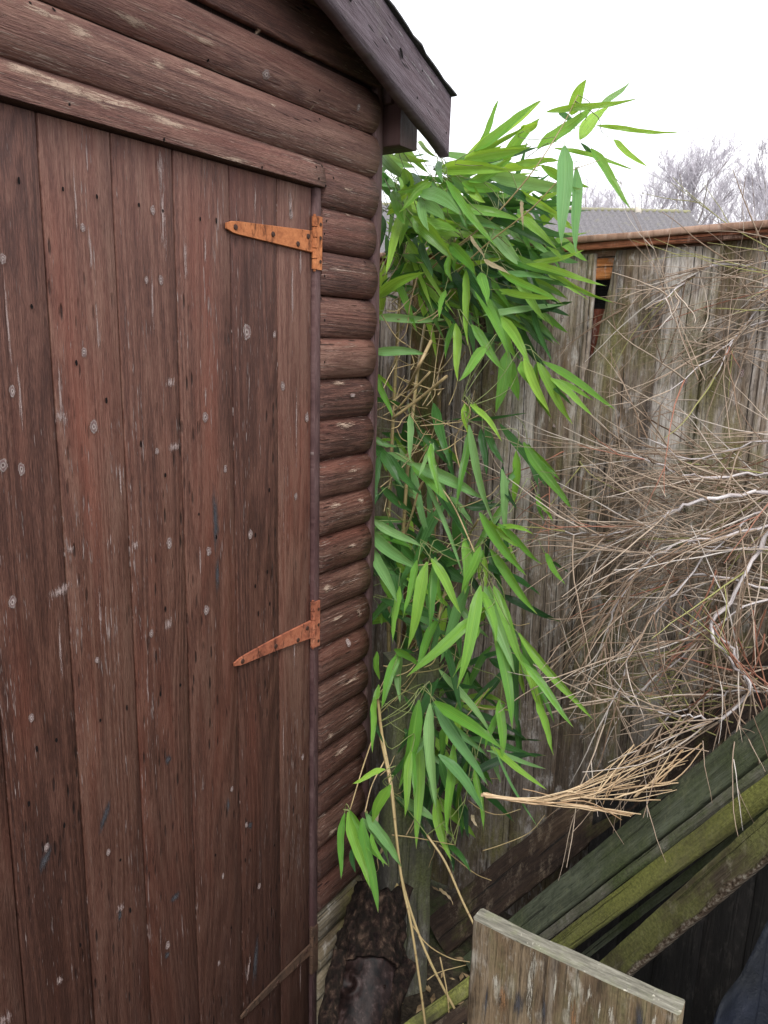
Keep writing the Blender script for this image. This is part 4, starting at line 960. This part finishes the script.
# dark sheet, lower right corner
k = N('dark_blue_plastic_sheet'); pos = k.n('ShaderNodeTexCoord').outputs['Object']; n1 = k.noise(k.map(pos, (7, 7, 7)), 1., 4, .6); n2 = k.noise(k.map(pos, (60, 60, 60)), 1., 4, .7)
k.bsdf(k.ramp(n1, [(.35, (.003, .004, .006)), (.58, (.006, .008, .014)), (.72, (.018, .020, .032))]), k.rng(n2, .3, .7, .55, .8), k.bump(k.m_('ADD', n1, k.m_('MULTIPLY', n2, .3)), .9, .012), .18); M_tarp = k.m
bm = new(); E0, E1 = at(708, 1038, 1.45), at(803, 855, 1.55); n_ = 44; rows = []
top = [E0+V((.03, .03, -.6)), E0, at(743, 970, 1.49), at(772, 912, 1.52), E1, E1+V((0, -.35, .12)), E1+V((-.02, -.8, .05))]
edge = bez(top, 12)
for i, q in enumerate(edge):
    row = []
    for j in range(26):
        f_ = j/25
        base = V((q.x-.25-.1*f_, q.y-.08*f_, G+.006))
        c_ = q.lerp(base, f_) + V((-.10*math.sin(f_*math.pi), 0, .03*math.sin(f_*math.pi)))
        c_ += V((mn.noise(c_*5)*.035+mn.noise(c_*14)*.010, mn.noise(c_*5+V((5, 5, 5)))*.02, mn.noise(c_*9)*.012))*min(1, f_*5)
        if c_.z < G+.006: c_.z = G+.006
        row.append(vert(bm, c_))
    rows.append(row)
for i in range(len(rows)-1):
    for j in range(25): face(bm, (rows[i][j], rows[i+1][j], rows[i+1][j+1], rows[i][j+1]))
for i in range(len(rows)-1):      # back fold of the sheet over whatever it covers
    q, w_ = rows[i][0], rows[i+1][0]
    a_, b2 = vert(bm, q.co+V((.16, -.02, -.25))), vert(bm, w_.co+V((.16, -.02, -.25)))
    face(bm, (q, a_, b2, w_))
bmesh.ops.remove_doubles(bm, verts=bm.verts, dist=.0005)
obj('plastic_sheet', bm, M_tarp, None, loc=(E0.x, E0.y-.3, G), label='dark blue-black plastic sheet draped at the lower right corner', cat='plastic sheet')

# ================================================================== GROUND, HOUSE, TREES BEYOND
k = N('soil_ground'); pos = k.n('ShaderNodeNewGeometry').outputs['Position']; n1 = k.noise(k.map(pos, (3, 3, 3)), 1., 6, .7); n2 = k.noise(k.map(pos, (60, 60, 60)), 1., 5, .7)
c = k.ramp(n2, [(.3, (.015, .012, .009)), (.55, (.05, .038, .026)), (.75, (.11, .085, .055))]); c = k.mix(k.rng(n1, .5, .62), c, (.045, .06, .02))
k.bsdf(c, .9, k.bump(n2, 1., .02), .2); M_soil = k.m
bm = new()
for (x0, x1, y0, y1, n_) in ((-3, 6, -5, 5, 90),):
    g = [[vert(bm, (x0+(x1-x0)*i/n_, y0+(y1-y0)*j/n_, G + (0 if i in (0, n_) or j in (0, n_) else .012*mn.noise(V((i*.4, j*.4, 0)))-.006))) for j in range(n_+1)] for i in range(n_+1)]
    for i in range(n_):
        for j in range(n_): face(bm, (g[i][j], g[i+1][j], g[i+1][j+1], g[i][j+1]))
    o_ = [vert(bm, (sx*900, sy*900, G)) for sx, sy in ((-1, -1), (1, -1), (1, 1), (-1, 1))]; q_ = [g[0][0], g[n_][0], g[n_][n_], g[0][n_]]
    ed = [[g[i][0] for i in range(n_+1)], [g[n_][j] for j in range(n_+1)], [g[i][n_] for i in range(n_, -1, -1)], [g[0][j] for j in range(n_, -1, -1)]]
    for s_ in range(4): face(bm, [o_[s_], o_[(s_+1) % 4]] + ed[s_][::-1])
obj('ground', bm, M_soil, kind='structure')
# leaf litter on the ground
lt = new(); rl = random.Random(3)
for i in range(900):
    x, y = rl.uniform(.9, 2.45), rl.uniform(-1.6, .6)
    if x < 1.9 and y > -.08: continue
    P = V((x, y, G+.008+.006*rl.random())); t = rl.random()*6.28; L = rl.uniform(.02, .06)
    d_ = V((math.cos(t), math.sin(t), rl.uniform(-.15, .25)))*L; s_ = V((-math.sin(t), math.cos(t), rl.uniform(-.3, .3)))*L*.18
    vs = [vert(lt, P), vert(lt, P+d_*.5+s_), vert(lt, P+d_), vert(lt, P+d_*.5-s_)]; face(lt, vs)
k = N('leaf_litter'); n2 = k.noise(k.n('ShaderNodeNewGeometry').outputs['Position'], 40., 2); k.bsdf(k.ramp(n2, [(.3, (.06, .035, .02)), (.5, (.18, .12, .06)), (.7, (.3, .22, .12))]), .8); 
obj('leaf_litter', lt, k.m, kind='stuff')

# neighbour's outbuilding: only its tiled roof shows over the fence
k = N('grey_roof_tiles'); gc = k.attr('gc'); n1 = k.noise(k.map(gc, (4, 4, 1)), 1., 5, .7); n2 = k.noise(k.map(gc, (25, 25, 1)), 1., 3, .7)
c = k.ramp(n2, [(.3, (.10, .095, .10)), (.6, (.17, .16, .165)), (.8, (.24, .22, .22))]); c = k.mix(k.rng(n1, .56, .7, 0, .5), c, (.20, .19, .11)); k.bsdf(c, .85, spec=.3); M_tile = k.m
M_wall = N('cream_render'); n1 = M_wall.noise(M_wall.n('ShaderNodeNewGeometry').outputs['Position'], 3., 5); M_wall.bsdf(M_wall.ramp(n1, [(.3, (.38, .34, .28)), (.7, (.52, .48, .41))]), .9); M_wall = M_wall.m
k = N('mossy_ridge'); n1 = k.noise(k.n('ShaderNodeNewGeometry').outputs['Position'], 9., 5); k.bsdf(k.ramp(n1, [(.35, (.2, .19, .17)), (.55, (.22, .21, .13)), (.7, (.27, .26, .13))]), .9); M_ridge = k.m
D = 32.
ra, rb = at(500, 211, D), at(690, 210, D)
rb.z = ra.z = (ra.z+rb.z)/2
dx = (rb-ra).normalized(); dn = V((-dx.y, dx.x, 0));
if dn.dot(hd) > 0: dn = -dn      # towards the camera
dx_l = 8.0
ra2 = ra-dx*dx_l
house = thing('outbuilding', 'low outbuilding with grey tiled roof and mossy ridge seen over the fence', 'building', (ra2+(rb-ra2)*.5).to_2d().to_3d()+V((0, 0, G)))
LT = (rb-ra2).length
for sgn in (1, -1):
    bm = new(); nu = int(LT/.05); rows = []; NV = 15
    for j in range(NV*3+1):
        row = []
        tj = j//3; ph = j % 3
        f_ = (tj+(0, .06, .97)[ph])/NV
        if j == NV*3: f_ = 1
        lift = (0, .07, .002)[ph] if j < NV*3 else 0
        for i in range(nu+1):
            s_ = LT*i/nu; wv = .045*math.sin(s_*2*math.pi/.26)
            P = ra2+dx*s_+dn*sgn*(4.6*f_)+V((0, 0, -2.6*f_+lift+wv))
            row.append(vert(bm, P, (s_*.5, f_*3, 2)))
        rows.append(row)
    for j in range(len(rows)-1):
        for i in range(nu): face(bm, (rows[j][i], rows[j][i+1], rows[j+1][i+1], rows[j+1][i]))
    obj('roof', bm, M_tile, house, smooth=False)
bm = new(); tube(bm, [ra2+dx*(LT*i/60)+V((0, 0, .015)) for i in range(61)], .10, 10, lump=.25, lf=3); obj('ridge', bm, M_ridge, house)
bm = new(); tube(bm, [at(638, 217, D-.05), at(638, 211, D-.05), at(638, 207, D-.05)], [.14, .14, .10], 10); obj('vent', bm, M_wall, house)
bm = new()
def quadwall(bm, A_, B_, h0, h1):
    n_ = 8
    for i in range(n_):
        a_, b2 = A_.lerp(B_, i/n_), A_.lerp(B_, (i+1)/n_)
        face(bm, [vert(bm, V((a_.x, a_.y, h0))), vert(bm, V((b2.x, b2.y, h0))), vert(bm, V((b2.x, b2.y, h1))), vert(bm, V((a_.x, a_.y, h1)))])
zE = ra.z-2.6+.1
cs = [ra2+dn*4.2+dx*.15, rb+dn*4.2-dx*.15, rb-dn*4.2-dx*.15, ra2-dn*4.2+dx*.15]
for i in range(4): quadwall(bm, cs[i], cs[(i+1) % 4], G, zE+.1)
for P, s_ in ((rb, -.15), (ra2, .15)):
    P = P+dx*s_; face(bm, [vert(bm, V((*(P+dn*4.2).xy, zE+.1))), vert(bm, V((*(P-dn*4.2).xy, zE+.1))), vert(bm, V((*P.xy, ra.z-.06)))])
obj('wall', bm, M_wall, house, smooth=False)

# bare winter trees
k = N('winter_twig'); k.bsdf((.56, .53, .57), .9, spec=.1); M_wt = k.m  # pale colour stands in for haze on the distant twigs
k = N('winter_trunk'); n1 = k.noise(k.n('ShaderNodeNewGeometry').outputs['Position'], 6., 5); k.bsdf(k.ramp(n1, [(.3, (.26, .23, .22)), (.7, (.45, .42, .41))]), .9, spec=.1); M_wtr = k.m
def tree(u, vtop, d, spread, label, seed):
    rt = random.Random(seed); q = at(u, 345, d); base = V((q.x, q.y, G)); top = at(u, vtop, d).z; H_ = top-G
    t = thing('bare_tree', label, 'tree', base, 'bare winter trees beyond the fence')
    tr = new(); cr = new()
    def grow(P, dr, L, r0, lvl):
        n_ = 5 if lvl < 3 else 3; pts = [P.copy()]; q = P.copy(); d_ = dr.normalized()
        for i in range(n_):
            d_ = (d_+V((rt.gauss(0, .11 if lvl else .02), rt.gauss(0, .11 if lvl else .02), rt.gauss(.05, .08)))).normalized(); q = q+d_*L/n_; pts.append(q.copy())
        tube(tr if lvl < 2 else cr, pts, [r0*(1-.5*i/n_) for i in range(n_+1)], 6 if lvl < 2 else 3, cap=False)
        if lvl >= 5: return
        kids = (13, 7, 6, 5, 4)[lvl]
        for c_ in range(kids):
            f_ = rt.uniform(.3 if lvl else .32, 1.0); i = min(n_-1, int(f_*n_)); s_ = pts[i].lerp(pts[i+1], f_*n_-i)
            az = rt.uniform(0, 6.28); out = V((math.cos(az), math.sin(az), 0))
            ang = rt.uniform(.35, .85)
            nd_ = (d_*math.cos(ang)+(out - d_*out.dot(d_))*math.sin(ang)*spread + V((0, 0, .12))).normalized()
            grow(s_, nd_, L*rt.uniform(.42, .62)*(.95 if lvl else 1.15-.5*f_), r0*(.42 if lvl < 2 else .58), lvl+1)
    grow(base, V((0, 0, 1)), H_*.62, .09*H_/9, 0)
    # scale the crown so that its top is at the height wanted
    zz_ = sorted(v.co.z for v in cr.verts); mz = zz_[int(len(zz_)*.985)]; s_ = (top-G)/(mz-G)
    for b2 in (tr, cr):
        cx_ = sum((v.co for v in cr.verts), V())/len(cr.verts)-base
        for v in b2.verts:
            q = (v.co-base)*s_; f_ = min(1, q.z/(H_*.6)); v.co = base + q
    obj('trunk', tr, M_wtr, t); obj('crown', cr, M_wt, t)
tree(674, 140, 56, 1.0, 'tallest bare tree with a broad pinkish-grey crown right of the tiled roof', 3)
tree(590, 182, 66, 1.1, 'low bare tree behind the tiled roof', 8)
tree(636, 176, 68, 1.1, 'smaller bare tree left of the tallest one', 5)
tree(762, 160, 54, .9, 'bare tree cut by the right edge of the view', 12)
tree(722, 185, 70, 1.0, 'small bare tree right of the tallest one', 21)
tree(552, 194, 75, 1.1, 'faint distant bare tree behind the bamboo tips', 31)

# ================================================================== SKY AND LIGHT
w = bpy.data.worlds.new('World'); sc.world = w; w.use_nodes = True; t = w.node_tree; t.nodes.clear()
o = t.nodes.new('ShaderNodeOutputWorld'); bg = t.nodes.new('ShaderNodeBackground'); sky = t.nodes.new('ShaderNodeTexSky'); sky.sky_type = 'NISHITA'; sky.sun_disc = False
EL, AZ = rad(52), rad(215)     # sun direction: azimuth measured in the xy plane from +x
sky.sun_elevation = EL; sky.sun_rotation = math.pi/2-AZ; sky.dust_density = 4; sky.air_density = 1; sky.ozone_density = 1
hs = t.nodes.new('ShaderNodeHueSaturation'); hs.inputs['Saturation'].default_value = .25
tcn = t.nodes.new('ShaderNodeTexCoord'); nz = t.nodes.new('ShaderNodeTexNoise'); nz.inputs['Scale'].default_value = 2.2; nz.inputs['Detail'].default_value = 5
mp = t.nodes.new('ShaderNodeMapping'); mp.inputs['Scale'].default_value = (1, 1, 2.5); t.links.new(tcn.outputs['Generated'], mp.inputs[0]); t.links.new(mp.outputs[0], nz.inputs['Vector'])
rp = t.nodes.new('ShaderNodeValToRGB'); rp.color_ramp.elements[0].color = (10.2, 10.6, 11.6, 1); rp.color_ramp.elements[1].color = (12.5, 12.5, 12.8, 1); rp.color_ramp.elements[0].position = .35; rp.color_ramp.elements[1].position = .65
t.links.new(nz.outputs['Fac'], rp.inputs[0])
mx = t.nodes.new('ShaderNodeMix'); mx.data_type = 'RGBA'; mx.inputs[0].default_value = .8
t.links.new(sky.outputs[0], hs.inputs['Color']); t.links.new(hs.outputs[0], mx.inputs[6]); t.links.new(rp.outputs[0], mx.inputs[7])
t.links.new(mx.outputs[2], bg.inputs['Color']); bg.inputs['Strength'].default_value = .1
t.links.new(bg.outputs[0], o.inputs['Surface'])
sl = bpy.data.lights.new('sun', 'SUN'); sl.energy = 1.3; sl.angle = rad(18); sl.color = (1, .97, .93)
so = bpy.data.objects.new('sun', sl); col.objects.link(so)
sd = V((math.cos(AZ)*math.cos(EL), math.sin(AZ)*math.cos(EL), math.sin(EL))); so.rotation_euler = (-sd).to_track_quat('-Z', 'Y').to_euler(); so.location = sd*20
sc.view_settings.view_transform = 'Standard'; sc.view_settings.look = 'None'; sc.view_settings.exposure = .97; sc.view_settings.gamma = 1
sc.view_settings.use_curve_mapping = False
sc.render.engine = 'CYCLES'
